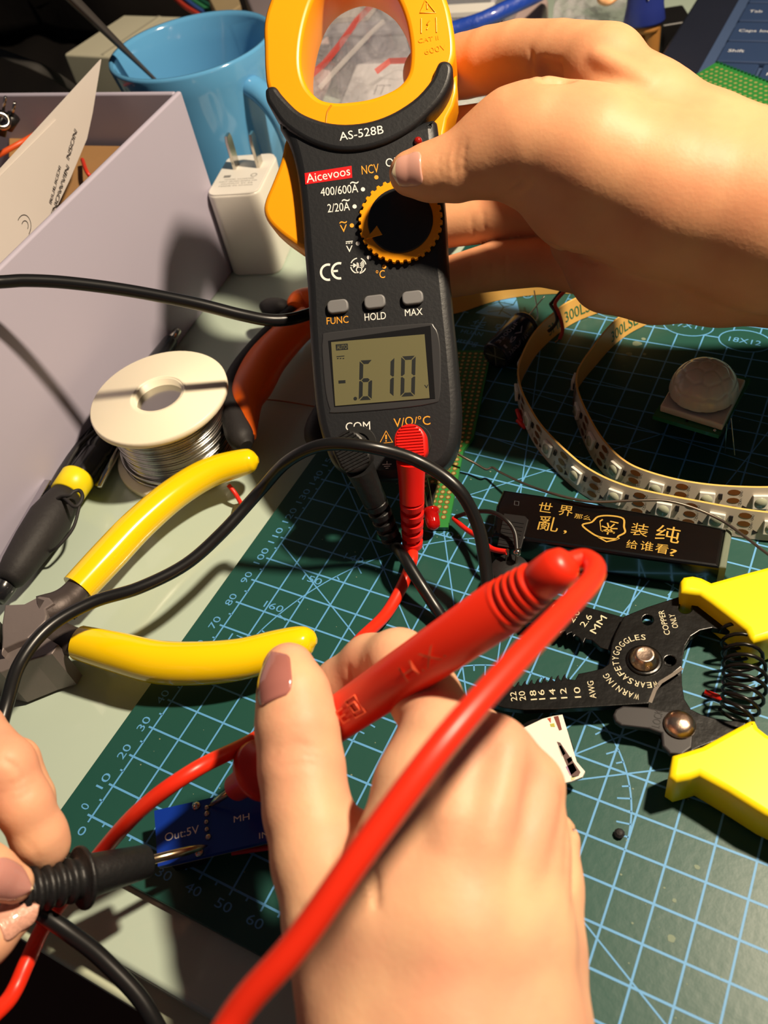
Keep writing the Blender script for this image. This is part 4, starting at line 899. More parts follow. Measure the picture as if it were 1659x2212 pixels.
hu = cz([(1183, 232), (1200, 210), (1250, 203), (1300, 214), (1352, 240), (1500, 198), (1720, 140), (2000, 70), (2000, 430), (1700, 530), (1585, 566), (1560, 545), (1540, 500), (1450, 430), (1345, 350), (1290, 308), (1240, 300), (1186, 296)])
MB().pplate(zpl(1.45), hu, 0, 1.4, .16, smooth=True).build('handle', m_sy, t)
hl = cz([(1120, 1298), (1140, 1180), (1200, 1163), (1300, 1132), (1450, 1050), (1565, 990), (1592, 992), (1610, 1030), (1659, 1068), (1850, 1150), (2100, 1260), (2100, 1720), (1800, 1580), (1640, 1505), (1440, 1380), (1290, 1292), (1240, 1308), (1165, 1328)])
MB().pplate(zpl(1.45), hl, 0, 1.4, .16, smooth=True).build('handle', m_sy, t)
lk = cz([(816, 965), (830, 935), (870, 916), (1000, 922), (1080, 940), (1180, 950), (1240, 1000), (1252, 1080), (1246, 1145), (1195, 1182), (1125, 1176), (1085, 1135), (1078, 1065), (1010, 1040), (860, 1022), (828, 1000)])
lev_ = MB().pplate(zpl(.80), lk, 0, .22, .06).build('lock_lever', M('lever_grey', (44, 42, 44), rough=.5), t)
MB().ptext(zpl(.81), 'LOCK', cz([(1070, 1040)])[0], cz([(1090, 945)])[0], 18, .0).build('lever_marking', M('lever_mark', (30, 28, 29), rough=.6), lev_)
c = at(*cz([(1178, 1022)])[0], .80)
MB().lathe([(.42, 0), (.42, .06), (.36, .16), (.22, .24), (.01, .27)], c, Z1, 28).build('lever_rivet', m_bolt, t)
c = at(*cz([(985, 672)])[0], ZA)
MB().lathe([(.5, 0), (.5, .03), (.46, .05)], c, Z1, 32).build('washer', m_bk, t)
MB().lathe([(.42, .03), (.40, .12), (.27, .34), (.25, .36), (.2, .35), (.01, .345)], c, Z1, 28).build('pivot_bolt', m_bolt, t)
# coil spring between the handles
s0, s1 = at(*cz([(1480, 505)])[0], .75), at(*cz([(1475, 985)])[0], .75)
s0 = at(1588, 1362, .8); s1 = at(1587, 1550, .8)
sm = (s0 + s1) / 2 + np.array([.55, -.35, .3]); pts = []; nC = 9
for i in range(nC * 16 + 1):
    u = i / (nC * 16); c_ = s0 * (1 - u) ** 2 + 2 * u * (1 - u) * sm + s1 * u * u
    tg = N(2 * (1 - u) * (sm - s0) + 2 * u * (s1 - sm)); sd = N(np.cross(tg, Z1)); up = np.cross(sd, tg); a = 2 * math.pi * nC * u
    R0 = .42 + .14 * math.sin(math.pi * u); pts.append(c_ + R0 * (sd * math.cos(a) + up * math.sin(a) * .95))
MB().tube(pts, .055, 8, spline=False).build('coil_spring', M('spring_black', (26, 24, 24), rough=.28, metal=.4), t)
b = MB(); zA = zpl(ZA)
def P2(s_, a, c_, h): b.ptext(zA, s_, cz([a])[0], cz([c_])[0], h, .006)
P2('COPPER', (1128, 530), (1092, 398), 13); P2('ONLY', (1172, 493), (1150, 418), 13)
for s_, x0 in (('22', 296), ('20', 343), ('18', 403), ('16', 448), ('14', 508), ('12', 568), ('10', 643)): P2(s_, (x0, 890 - (x0 - 296) * .05), (x0 - 8, 840 - (x0 - 296) * .07), 14)
P2('AWG', (726, 876), (708, 782), 14)
pc = at(*cz([(985, 672)])[0], ZA + .006)
def wa(q): return math.atan2(*( (at(*cz([q])[0], ZA) - pc)[[1, 0]] ))
def arc_text(s_, q0, q1, r, h):
    a0, a1 = wa(q0), wa(q1)
    while a1 > a0: a1 -= 2 * math.pi
    for i, ch in enumerate(s_):
        a = a0 + (a1 - a0) * (i + .5) / len(s_); ra = np.array([math.cos(a), math.sin(a), 0]); ta = np.array([math.sin(a), -math.cos(a), 0])
        b.text(ch, pc + ra * r, ta, ra, h, min(abs(a1 - a0) * r / len(s_) * .82, h * .9) if ch != 'I' else None)
arc_text('WEARSAFETYGOGGLES', (1050, 775), (1000, 525), .70, .19); arc_text('WARNING', (965, 845), (800, 735), 1.10, .19)
b.build('printed_text', m_pr, pa_)
b = MB(); zB_ = zpl(ZB)
for s_, a, c_, h in (('2.0', (600, 468), (640, 408), 14), ('2.6', (662, 492), (706, 432), 14), ('MM', (722, 528), (785, 440), 16), ('1.6', (545, 448), (580, 392), 14), ('1.3', (490, 430), (525, 375), 14)):
    b.ptext(zB_, s_, cz([a])[0], cz([c_])[0], h, .006)
b.build('printed_text', m_pr, t)
# ------------------------------------------------------------------ LED strips
m_tan = M('tape_tan', (226, 178, 96), rough=.35, var=.05, spec=.5)
m_face = M('strip_face', (196, 186, 170), rough=.18, spec=.6, var=.08, vs=200, coat=.3)
m_copp = M('copper_pad', (150, 98, 56), rough=.3, metal=.6)
m_led = M('led_white', (226, 224, 214), rough=.2, spec=.6)
m_lens = M('led_lens', (168, 172, 150), rough=.12, spec=.7)
m_grn = M('print_green', (40, 112, 80), rough=.5)
def led_strip(nm, label, base, top, grp, lean=0.0, first=.6, text=()):
    pts = catmull([at(x, y, .03) for x, y in base], 10); n = len(pts)
    s = np.concatenate([[0], np.cumsum(np.linalg.norm(np.diff(pts, axis=0), axis=1))])
    T = np.gradient(pts, axis=0); T /= np.linalg.norm(T, axis=1)[:, None]
    O = np.stack([-T[:, 1], T[:, 0], np.zeros(n)], 1)          # candidates for outward
    if (O[n // 2] @ (pts[n // 2] - (pts[0] + pts[-1]) / 2)) < 0: O = -O
    t = thing('led_strip', label, 'LED strip', pts[n // 2], grp)
    th = .035
    def fr(q):
        i = int(np.clip(np.searchsorted(s, q) - 1, 0, n - 2)); k = (q - s[i]) / (s[i + 1] - s[i])
        return pts[i] * (1 - k) + pts[i + 1] * k, N(O[i] * (1 - k) + O[i + 1] * k), N(T[i] * (1 - k) + T[i + 1] * k)
    def up_(o, q=None): q = s[-1] / 2 if q is None else q; f = q / s[-1]; return N(Z1 + o * (.22 - lean * min(1, max(0, (f - .22) / .45))))
    b = MB(); V = []
    for i in range(n):
        u = up_(O[i], s[i]) * top
        V += [pts[i] + O[i] * th, pts[i] + O[i] * th + u, pts[i] - O[i] * th + u, pts[i] - O[i] * th]
    for k, mi in ((0, 0), (1, 1), (2, 1), (3, 1)):
        b.add(V, [(4 * i + k, 4 * (i + 1) + k, 4 * (i + 1) + (k + 1) % 4, 4 * i + (k + 1) % 4) for i in range(n - 1)], mi, True)
    b.build('ribbon', [m_face, m_tan], t)
    cp, bk, ch = MB(), MB(), None; q = first
    while q < s[-1] - .3:
        p, o, tt = fr(q); u = up_(o, q); o = N(np.cross(tt, u)) * np.sign(np.cross(tt, u) @ o); c = p + o * (th + .06) + u * top * .5
        d = MB().box(c, .5, .5, .13, tt, u, o).build('led_chip', m_led, t, bevel=.03)
        MB().lathe([(.19, 0), (.19, .012), (.01, .014)], c + o * .064, o, 20).build('lens', m_lens, d)
        for k in (-.3, .0, .3):
            if q + .835 > s[-1] - .1: break
            p2, o2, t2 = fr(q + .835); u2 = up_(o2, q + .835); o2 = N(np.cross(t2, u2)) * np.sign(np.cross(t2, u2) @ o2); c2 = p2 + o2 * (th + .008) + u2 * (top * .5 + k)
            cp.add([c2 + t2 * .17 * math.cos(w * .52) * (1.15) + u2 * .1 * math.sin(w * .52) for w in range(12)], [tuple(range(12))])
        if q + 1.2 < s[-1]:
            p3, o3, t3 = fr(q + 1.18); u3 = up_(o3, q + 1.18); o3 = N(np.cross(t3, u3)) * np.sign(np.cross(t3, u3) @ o3); c3 = p3 + o3 * (th + .009) + u3 * (top * .25)
            bk.add([c3 + t3 * .12, c3 - t3 * .05 + u3 * .09, c3 - t3 * .05 - u3 * .09], [(0, 1, 2)])
            for lb, dk, hh in (('GND', .27, .12), ('Din', -.02, .12), ('+5V', -.3, .12)):
                p4, o4, t4 = fr(q + .55 if lb == '+5V' else q + 1.1); bk.text(lb, p4 + o3 * (th + .012) + u3 * (top * .5 + dk), u3 if 1 else t4, -t4, .09, .2)
            p5, o5, t5 = fr(q + .42); u5 = up_(o5, q + .42); o5 = N(np.cross(t5, u5)) * np.sign(np.cross(t5, u5) @ o5); bk.box(p5 + o5 * (th + .03) + u5 * top * .62, .12, .2, .05, t5, u5, o5)
        q += 1.667
    cp.build('copper_pads', m_copp, t); bk.build('strip_print', m_ink, t)
    g = MB()
    for tx_, q, wd in text:
        v, f = glyphs(tx_); x0, x1 = v[:, 0].min(), v[:, 0].max(); W_ = []
        for a, c_ in v:
            p, o, tt = fr(q - (a - x0) / (x1 - x0) * wd); W_.append(p - o * (th + .012) + up_(o, q - (a - x0) / (x1 - x0) * wd) * (.22 + c_ / .73 * .5))
        g.add(W_, f)
    g.build('tape_print', m_grn, t)
    return t
outer = [(1440, 596), (1380, 630), (1326, 661), (1248, 692), (1207, 718), (1163, 759), (1136, 800), (1120, 840), (1122, 880), (1136, 920), (1162, 968), (1213, 1027), (1263, 1069), (1330, 1101), (1400, 1120), (1487, 1138), (1592, 1158), (1680, 1168), (1800, 1172)]
inner = [(1560, 610), (1500, 648), (1430, 684), (1370, 713), (1337, 735), (1311, 759), (1286, 788), (1258, 822), (1242, 850), (1240, 885), (1255, 935), (1280, 988), (1312, 1030), (1345, 1056), (1390, 1075), (1450, 1092), (1520, 1104), (1600, 1110), (1680, 1110), (1800, 1100)]
led_strip('outer', 'outer LED strip arc on its edge on the mat, nearest the capacitor', outer, 1.0, 'LED strips curved on the mat', .6, .5, (('3ME 300LSE', 6.5, 2.6),))
led_strip('inner', 'inner LED strip arc on its edge on the mat, nearest the motion sensor', inner, 1.0, 'LED strips curved on the mat', .6, .9, (('300LSE', 6.2, 1.6),))
third = [(900, 700), (960, 682), (1000, 672), (1060, 652), (1120, 640), (1190, 634), (1260, 634), (1330, 640)]
led_strip('third', 'tan backed LED strip piece running behind the meter beside the printed triangle', third, 1.0, 'LED strips curved on the mat', .0, .4)

# ------------------------------------------------------------------ capacitor
m_cap = M('cap_sleeve', (26, 28, 44), rough=.2, spec=.6)
ca, cb_ = at(1070, 770, .62), at(1136, 700, .62); cax = N(cb_ - ca); CL = np.linalg.norm(cb_ - ca)
t = thing('capacitor', 'black cylindrical capacitor lying on the mat beside the outer LED strip', 'capacitor', (ca + cb_) / 2 - Z1 * .62)
b = MB().lathe([(.5, 0), (.58, .02), (.62, .1), (.62, CL - .32), (.56, CL - .25), (.56, CL - .18), (.62, CL - .1), (.58, CL), (.45, CL)], ca, cax, 36); b.build('sleeve', m_cap, t)
b = MB().lathe([(.01, -.0), (.5, .0), (.5, .05)], ca, cax, 30, smooth=False); b.build('end_disc', M('cap_alu', (150, 144, 132), rough=.35, metal=.9), t)
sd = N(np.cross(cax, Z1)); b = MB(); b.box(ca - cax * .004, .9, .03, .012, sd, np.cross(cax, sd), cax); b.box(ca - cax * .004, .03, .9, .012, sd, np.cross(cax, sd), cax); b.build('vent_score', M('cap_score', (210, 204, 190), rough=.3, metal=.8), t)
b = MB(); vw = N(CAM - (ca + cb_) / 2); un = N(vw - cax * (vw @ cax)); us = np.cross(un, cax)
for row, tx_ in ((.34, '3300\u00b5F'), (.0, '16V'), (-.34, '3300\u00b5F 16V')):
    v, f = glyphs(tx_); x0, x1 = v[:, 0].min(), v[:, 0].max(); L2 = CL * .62; sx = L2 / (x1 - x0)
    b.add([ca + cax * (.15 + (a_ - x0) * sx) + .628 * (un * math.cos((row + c_ * .24 - .1) / .62) + us * math.sin((row + c_ * .24 - .1) / .62)) for a_, c_ in v], f)
b.build('sleeve_print', M('cap_print', (150, 152, 168), rough=.5), t)
for k, e_ in ((-.2, (1176, 640)), (.2, (1154, 628))):
    MB().tube([cb_ + sd * k, cb_ + cax * .6 + sd * k, at(*e_, .9)], .03, 8).build('lead_wire', m_chrome, t)

# ------------------------------------------------------------------ red/black wire pair
t = thing('wire_pair', 'red and black twin wire with bared ends over the outer LED strip', 'wire', at(1215, 700, 0))
mr, mk = M('wire_red', (214, 28, 32), rough=.4), M('wire_black', (28, 26, 26), rough=.4)
MB().tube([at(1250, 590, 2.2), at(1228, 620, 2.3), at(1206, 644, 2.1), at(1199, 658, 2.0), at(1206, 674, 1.7), at(1213, 696, 1.3), at(1215, 715, .9), at(1209, 732, .6)], .075, 8).build('red_core', mr, t)
MB().tube([at(1246, 590, 2.2), at(1218, 622, 2.0), at(1194, 652, 1.8), at(1190, 658, 1.7), at(1200, 674, 1.6), at(1203, 692, 1.45), at(1196, 705, 1.35), at(1184, 716, 1.25)], .07, 8).build('black_core', mk, t)
MB().tube([at(1209, 731, .6), at(1206, 735, .5), at(1200, 740, .4)], .05, 8).build('bared_end', m_chrome, t)

# ------------------------------------------------------------------ motion sensor module
m_pcb = M('pcb_green', (28, 96, 52), rough=.35, coat=.3)
m_dome = M('dome_white', (196, 190, 176), rough=.3, sss=.4, spec=.5, coat=.3)
PZ = 1.55
pc_ = [at(1410, 898, PZ), at(1553, 940, PZ), at(1622, 818, PZ), at(1482, 786, PZ)]
sx = N(pc_[1] - pc_[0]); pctr = (pc_[0] + pc_[1] + pc_[2] + pc_[3]) / 4; SPL = Plane(pctr, sx, Z1)
t = thing('motion_sensor', 'motion sensor module with a white faceted dome on a green circuit board', 'sensor', pctr - Z1 * PZ)
ol = [SPL.w(1410, 898), SPL.w(1553, 940), SPL.w(1622, 818), SPL.w(1482, 786)]
MB().prism(ol, (0, 0, -.16)).build('circuit_board', m_pcb, t)
iw = [SPL.w(1426, 876, .3), SPL.w(1562, 918, .3), SPL.w(1611, 820, .3), SPL.w(1478, 786, .3)]
MB().prism([q - Z1 * .28 for q in iw], (0, 0, .28)).build('dome_base', m_dome, t, bevel=.05)
dcn = (iw[0] + iw[1] + iw[2] + iw[3]) / 4; DR = 1.13
# faceted dome: hexagon grooves are pressed into the surface
nu, nv = 96, 40; V = []; F = []
hexc = []
for rg, ng in ((0, 1), (28, 6), (54, 10), (80, 14)):
    for k in range(ng): a = 2 * math.pi * (k + .5 * (rg > 40)) / ng; hexc.append((math.sin(math.radians(rg)) * math.cos(a), math.sin(math.radians(rg)) * math.sin(a), math.cos(math.radians(rg))))
hexc = np.array(hexc)
for j in range(nv + 1):
    ph = math.radians(90 * j / nv)
    for i in range(nu):
        a = 2 * math.pi * i / nu; d = np.array([math.cos(ph) * math.cos(a), math.cos(ph) * math.sin(a), math.sin(ph)])
        dd = np.sort(hexc @ d)[::-1]; e = dd[0] - dd[1]; rr = DR * (1 - .022 * math.exp(-(e / .016) ** 2) + .25 * (dd[0] - .96))
        V.append(dcn + np.array([d[0] * rr, d[1] * rr, d[2] * rr + .12]))
for j in range(nv):
    for i in range(nu): F.append((j * nu + i, j * nu + (i + 1) % nu, (j + 1) * nu + (i + 1) % nu, (j + 1) * nu + i))
MB().add(V, F, 0, True).build('dome', m_dome, t)
b = MB()
for x, y in ((1551, 922), (1544, 930)): b.ball(SPL.w(x, y, .02), .06, 0, 10)
b.build('solder_joint', m_chrome, t)
for (x, y), (x1, y1) in (((1579, 903), (1587, 983)), ((1570, 915), (1566, 978))):
    MB().tube([SPL.w(x, y, -.1), at(x1, y1, .25)], .025, 6, spline=False).build('component_leg', m_chrome, t)
MB().cyl(SPL.w(1545, 925, -.15), SPL.w(1545, 925, -1.5), .32, 16).build('trimmer', m_blk, t)
MB().box(SPL.w(1500, 860, -.6), 1.6, .9, .8, SPL.ex, SPL.ey, Z1).build('underside_parts', m_blk, t)
MB().cyl(SPL.w(1440, 880, -.15), SPL.w(1440, 880, -1.5), .25, 14).build('trimmer', m_blk, t)
b = MB().add([SPL.w(1484 + 3.5 * math.cos(q * .5), 909 + 3 * math.sin(q * .5), .008) for q in range(12)], [tuple(range(12))]); b.build('mount_hole', MATS['meter_recess'], t)

# ------------------------------------------------------------------ black case with gold lettering
m_lq = M('lacquer_black', (5, 5, 6), rough=.2, spec=.6, coat=.5, bump=.08, bs=90)
m_gd = M('gold_print', (222, 180, 84), rough=.35, metal=.5)
BZ = 1.25
BP = zpl(BZ)
t = thing('slim_black_case', 'slim glossy black case printed with gold lettering above the wire stripper', 'case', at(1320, 1160, 0))
top = [(1087, 1056), (1230, 1077), (1400, 1107), (1568, 1141), (1554, 1226), (1400, 1205), (1230, 1180), (1062, 1155), (1072, 1090)]
MB().pplate(BP, top, 0, 1.2, .12, 0).build('case_body', m_lq, t)
MB().pplate(BP, [(1568, 1141), (1583, 1145), (1569, 1226), (1553, 1224)], -.02, 1.15, .06).build('clear_end', M('clear_end', (150, 160, 140), rough=.15, trans=.5, ior=1.3, spec=.6), t)
e_ = MB().pplate(BP, [(1088, 1108), (1134, 1114), (1142, 1122), (1126, 1184), (1118, 1186), (1074, 1178)], .06, .1, .03).build('ribbed_slider', m_blk, t)
b = MB()
for k in range(7): b.tube([BP.w(1086 - k * 1.5, 1124 + k * 8.2, .065), BP.w(1132 - k * 2.2, 1131 + k * 8.2, .065)], .02, 6, spline=False)
b.build('slider_ribs', m_blk, e_)
b = MB(); b.strip([BP.w(x, y, .006) for x, y in ((1112, 1082), (1121, 1083.5), (1120, 1092), (1111, 1090.5))], .03, Z1, 0, True); b.build('window_mark', M('dark_outline', (60, 60, 62), rough=.3), t)
b = MB()
def G(s_, a, c_, h): b.ptext(BP, s_, a, c_, h, .007)
G('\u4e16', (1161, 1104), (1190, 1108), 24); G('\u754c', (1205, 1110), (1236, 1114), 24); G('\u90a3\u4e48', (1240, 1118), (1276, 1124), 11)
G('\u4e82', (1160, 1141), (1204, 1147), 33); G(',', (1217, 1149), (1224, 1150), 30)
G('\u88c5', (1361, 1152), (1398, 1158), 28); G('\u7eaf', (1414, 1163), (1466, 1172), 36)
G('\u7ed9', (1352, 1182), (1376, 1185), 19); G('\u8c01', (1382, 1186), (1410, 1190), 21); G('\u770b', (1414, 1191), (1442, 1196), 21); G('?', (1446, 1200), (1461, 1202), 20)
def gl_(pts, w=.05, cl=False): b.strip([BP.w(x, y, .007) for x, y in pts], w, Z1, 0, cl)
gl_(smooth_poly([np.array(q, float) for q in ((1258, 1134), (1278, 1128), (1292, 1116), (1318, 1114), (1346, 1120), (1348, 1138), (1350, 1150), (1336, 1158), (1330, 1164), (1296, 1160), (1276, 1150))]), .06, True)
gl_([(1296, 1126), (1302, 1122)]); gl_([(1318, 1126), (1336, 1130)]); gl_([(1296, 1126), (1298, 1146), (1328, 1150)], .03)
for k in range(7): gl_([(1316, 1142), (1316 + 18 * math.cos(k * .9), 1142 + 13 * math.sin(k * .9))], .05)
gl_([(1292, 1160), (1310, 1170), (1330, 1166), (1338, 1162)], .05)
b.build('gold_lettering', m_gd, t)

# ------------------------------------------------------------------ thin steel wire over the case
tag(MB().tube([at(975, 972, .8), at(1000, 987, .7), at(1028, 1002, .55), at(1050, 1014, .5), at(1064, 1010, .55), at(1080, 1020, .6), at(1130, 1044, .9), at(1180, 1062, 1.35), at(1240, 1078, 1.45), at(1290, 1084, 1.5), at(1380, 1081, 1.6), at(1440, 1082, 1.6), at(1500, 1098, 1.5), at(1560, 1125, 1.4), at(1610, 1160, 1.5), at(1670, 1205, 1.7), at(1760, 1262, 1.9)], .045, 8).build('steel_wire', M('steel_wire', (140, 130, 120), rough=.3, metal=.9), base=at(1180, 1062, 0)), 'thin bent steel wire lying across the black case and the LED strips', 'wire')

# ------------------------------------------------------------------ buzzer with leads
bz0, bz1 = at(1104, 1222, 1.35), at(1098, 1300, .05)
bz0 = at(1101, 1226, 1.05); zc = np.array([bz0[0], bz0[1], 0])
t = thing('buzzer', 'round black buzzer standing on the mat with red and black wires', 'buzzer', zc)
MB().lathe([(.01, 0.02), (.56, .02), (.6, .08), (.6, .98), (.55, 1.05), (.01, 1.05)], zc, Z1, 36).build('buzzer_body', M('buzzer_black', (32, 31, 31), rough=.5, bump=.15, bs=400), t)
for dx_ in (-.2, .12):
    MB().tube([zc + np.array([dx_, .25, 1.02]), zc + np.array([dx_ + .02, .3, 1.35]), zc + np.array([dx_ + .03, .32, 1.5])], .055, 8).build('terminal', m_chrome, t)
b = MB().ball(zc + np.array([.15, .32, 1.5]), .13, 0, 12); b.build('solder_joint', m_chrome, t)
MB().tube([zc + np.array([-.18, .3, 1.4]), at(1062, 1185, 1.2), at(1035, 1162, .9), at(1005, 1142, .6), at(980, 1120, .4)], .09, 10).build('red_wire', M('wire_red2', (214, 34, 24), rough=.4), t)
MB().tube([zc + np.array([.15, .32, 1.5]), at(1112, 1150, 1.7), at(1092, 1122, 1.9), at(1060, 1106, 1.7), at(1020, 1106, 1.1), at(985, 1116, .5)], .075, 10).build('black_wire', mk, t)

# ------------------------------------------------------------------ perforated boards and LED
m_pf = M('perf_green', (46, 124, 56), rough=.4, coat=.2)
m_pad = M('perf_pad', (206, 192, 120), rough=.35, metal=.5); m_ring = M('perf_ring', (110, 74, 30), rough=.5)
def perfboard(label, corners, z, pitch, nx, ny, rows=None, hid=None):
    pl = zpl(z); ol = [pl.w(*q) for q in corners]
    t = thing('perfboard', label, 'circuit board', sum(ol) / len(ol) - Z1 * z)
    MB().prism(ol, (0, 0, -.16)).build('board', m_pf, t)
    return t, pl
t, pl = perfboard('green perforated circuit board lying under the lower right of the meter', [(1062, 757), (985, 757), (880, 980), (905, 1139), (968, 1139), (1001, 972), (1023, 943)], .2, .254, 0, 0)
pa0, pa1 = pl.w(966, 1130), pl.w(999, 985); dv = N(pa1 - pa0); du = np.array([-dv[1], dv[0], 0])
pads, rings = MB(), MB(); orig = pl.w(958, 1117, .004)
poly = [pl.w(*q)[:2] for q in [(1056, 762), (985, 762), (885, 980), (908, 1136), (964, 1136), (997, 972), (1019, 943)]]
def inside(p):
    c = False
    for i in range(len(poly)):
        a, d = poly[i], poly[i - 1]
        if (a[1] > p[1]) != (d[1] > p[1]) and p[0] < (d[0] - a[0]) * (p[1] - a[1]) / (d[1] - a[1]) + a[0]: c = not c
    return c
for j in range(0, 42):
    for i in range(-2, 12):
        p = orig + dv * j * .235 + du * i * .235
        if inside(p[:2] + 0):
            rings.add([p + .1 * np.array([math.cos(q * .524), math.sin(q * .524), 0]) for q in range(12)], [tuple(range(12))])
            pads.add([p + Z1 * .003 + .06 * np.array([math.cos(q * .628), math.sin(q * .628), 0]) for q in range(10)], [tuple(range(10))])
rings.build('pad_rings', m_ring, t); pads.build('solder_pads', m_pad, t)
tag(MB().box(at(929, 1082, .32), .26, 1.5, .2, N(du), N(dv)).build('header_strip', m_blk, bevel=.03), 'small black header strip lying on the green perforated board', 'connector')
lt = thing('red_led', 'red light emitting diode lying at the foot of the red plug', 'LED', at(935, 1125, .2))
la = N(at(937, 1135, .55) - at(928, 1090, .75)); l0 = at(930, 1102, .72)
MB().lathe([(.30, 0), (.30, .12), (.25, .14), (.25, .5), (.22, .64), (.12, .73), (.01, .76)], l0, la, 24).build('lens', M('led_red', (206, 22, 20), rough=.1, trans=.45, ior=1.4, spec=.7), lt)
for k in (-.1, .1): MB().tube([l0 + du * k, l0 - la * .7 + du * k, l0 - la * 1.6 + du * k], .03, 6).build('lead_wire', m_chrome, lt)
t, pl = perfboard('green perforated board resting on the corner of the laptop keyboard', [(1548, 134), (1760, 215), (1700, 300), (1470, 180)], 2.62, .254, 0, 0)
o_ = pl.w(1548, 142, .004); e1 = N(pl.w(1760, 215) - pl.w(1548, 134)); e2 = np.array([e1[1], -e1[0], 0]); pads = MB()
for j in range(8):
    for i in range(16):
        p = o_ + e1 * (i * .33 + .15) + e2 * (j * .33 + .12); pads.add([p + .085 * np.array([math.cos(q * .785), math.sin(q * .785), 0]) for q in range(8)], [tuple(range(8))])
pads.build('solder_pads', m_pad, t)
b = MB()
for i in range(22): b.box(pl.w(1548, 134, .02) + e1 * (i * .24 + .1), .12, .1, .1, e1, e2)
b.build('edge_contacts', M('edge_green', (20, 84, 50), rough=.4), t)

# ------------------------------------------------------------------ blue module under test
m_blue = M('pcb_blue', (12, 48, 142), rough=.28, coat=.35)
UZ = 1.0
UP = zpl(UZ)
bo_ = [(333, 1751), (425, 1730), (590, 1692), (690, 1680), (700, 1775), (600, 1812), (480, 1838), (340, 1876)]
bo_ = [(333, 1751), (640, 1682), (664, 1796), (341, 1872)]
t = thing('voltage_module', 'small blue circuit board with white lettering held under both probe tips', 'circuit board', at(480, 1780, 0))
ol = [UP.w(*q) for q in bo_]
ub = MB().prism(ol, (0, 0, -.16), 0)
MB().prism([q + Z1 * -.161 for q in ol], (0, 0, -.02)).build('board_edge', M('pcb_edge', (170, 164, 140), rough=.5), t)
ux = N(ol[1] - ol[0]); uy = np.cross(Z1, ux); uc = sum(ol) / 4
MB().box(uc - ux * 1.35 - Z1 * .60, .9, 1.2, .8, ux, uy).build('socket', m_blk, t, bevel=.04)
MB().box(uc + ux * .4 - Z1 * .55, .8, .8, .72, ux, uy).build('inductor', M('inductor_grey', (50, 50, 52), rough=.6), t, bevel=.08)
MB().box(uc + ux * 1.5 - Z1 * .60, .6, 1.0, .8, ux, uy).build('terminal_block', m_blk, t, bevel=.04)
ub.ptext(UP, 'Out:5V', (356, 1818), (430, 1799), 19, .006, 1); ub.ptext(UP, 'MH', (505, 1777), (539, 1770), 15, .006, 1); ub.ptext(UP, 'IN-', (560, 1812), (590, 1806), 14, .006, 1); ub.build('board', [m_blue, m_w], t)
for x, y, r in ((424, 1741, .13), (430, 1841, .13), (447, 1758, .09), (446, 1776, .075), (447, 1792, .075), (450, 1808, .09), (447, 1745, .08)):
    MB().lathe([(r, 0), (r * .9, .05), (r * .3, .09), (.01, .1)], UP.w(x, y, 0), Z1, 14).build('solder_joint', m_chrome, t)
MB().tube([UP.w(500, 1842, -.5), at(550, 1835, .4), at(620, 1826, .25)], .08, 8).build('red_wire', M('wire_red3', (196, 28, 34), rough=.4), t)

# ------------------------------------------------------------------ printed card piece, bits and crumbs
cp_ = zpl(.75)
t = thing('printed_scrap', 'scrap of white card with torn printed pictures beside the hand with the red probe', 'card', at(1190, 1600, 0))
ol = [(1215, 1543), (1195, 1546), (1172, 1552), (1130, 1572), (1090, 1640), (1180, 1700), (1234, 1688), (1258, 1678), (1264, 1666), (1246, 1645)]
MB().pplate(cp_, ol, 0, .12, .02).build('card_piece', M('card_white', (226, 218, 206), rough=.65, bump=.3, bs=120, var=.06), t)
for q, col, nm in (([(1196, 1548), (1206, 1546), (1214, 1576), (1208, 1578)], (110, 44, 32), 'brown'), ([(1182, 1552), (1190, 1550), (1190, 1562)], (176, 70, 40), 'orange'), ([(1188, 1564), (1197, 1562), (1199, 1570), (1190, 1570)], (168, 164, 60), 'olive'), ([(1203, 1602), (1210, 1604), (1254, 1668), (1250, 1676), (1236, 1680)], (86, 62, 58), 'umber'), ([(1206, 1612), (1212, 1610), (1222, 1628), (1214, 1634)], (160, 152, 144), 'grey'), ([(1222, 1656), (1238, 1648), (1246, 1664), (1232, 1676)], (160, 128, 160), 'lilac'), ([(1224, 1640), (1234, 1634), (1237, 1642), (1228, 1650)], (34, 30, 32), 'dark'), ([(1234, 1678), (1246, 1676), (1240, 1684), (1234, 1686)], (190, 190, 140), 'straw')):
    MB().add([cp_.w(x, y, .008) for x, y in q], [tuple(range(len(q)))]).build('picture_patch', M('patch_' + nm, col, rough=.6), t)
b = MB()
for k in range(4): b.lathe([(.80 - .02 * k, .1 + k * .13), (.86 - .02 * k, .15 + k * .13), (.80 - .02 * k, .2 + k * .13)], at(1172, 1630, 0), Z1, 36)
b.lathe([(.01, .03), (.78, .05), (.78, .62), (.01, .62)], at(1172, 1630, 0), Z1, 36)
tag(b.build('coil_former', m_blk, base=at(1200, 1618, 0)), 'ribbed black round coil former under the printed card scrap', 'coil')
tag(MB().cyl(at(1522, 1495, .1), at(1562, 1510, .1), .085, 10).build('wire_offcut', M('wire_red4', (226, 40, 28), rough=.4), base=at(1540, 1502, 0)), 'short red wire offcut on the mat between the stripper handles', 'wire')
tag(MB().cyl(at(1117, 886, .1), at(1126, 912, .1), .085, 10).build('wire_offcut', MATS['wire_red4'], base=at(1120, 898, 0)), 'red wire offcut against the foot of the outer LED strip, left one', 'wire')
tag(MB().cyl(at(1118, 908, .09), at(1134, 924, .09), .085, 10).build('wire_offcut', MATS['wire_red4'], base=at(1128, 914, 0)), 'red wire offcut lying slightly nearer against the outer LED strip', 'wire')
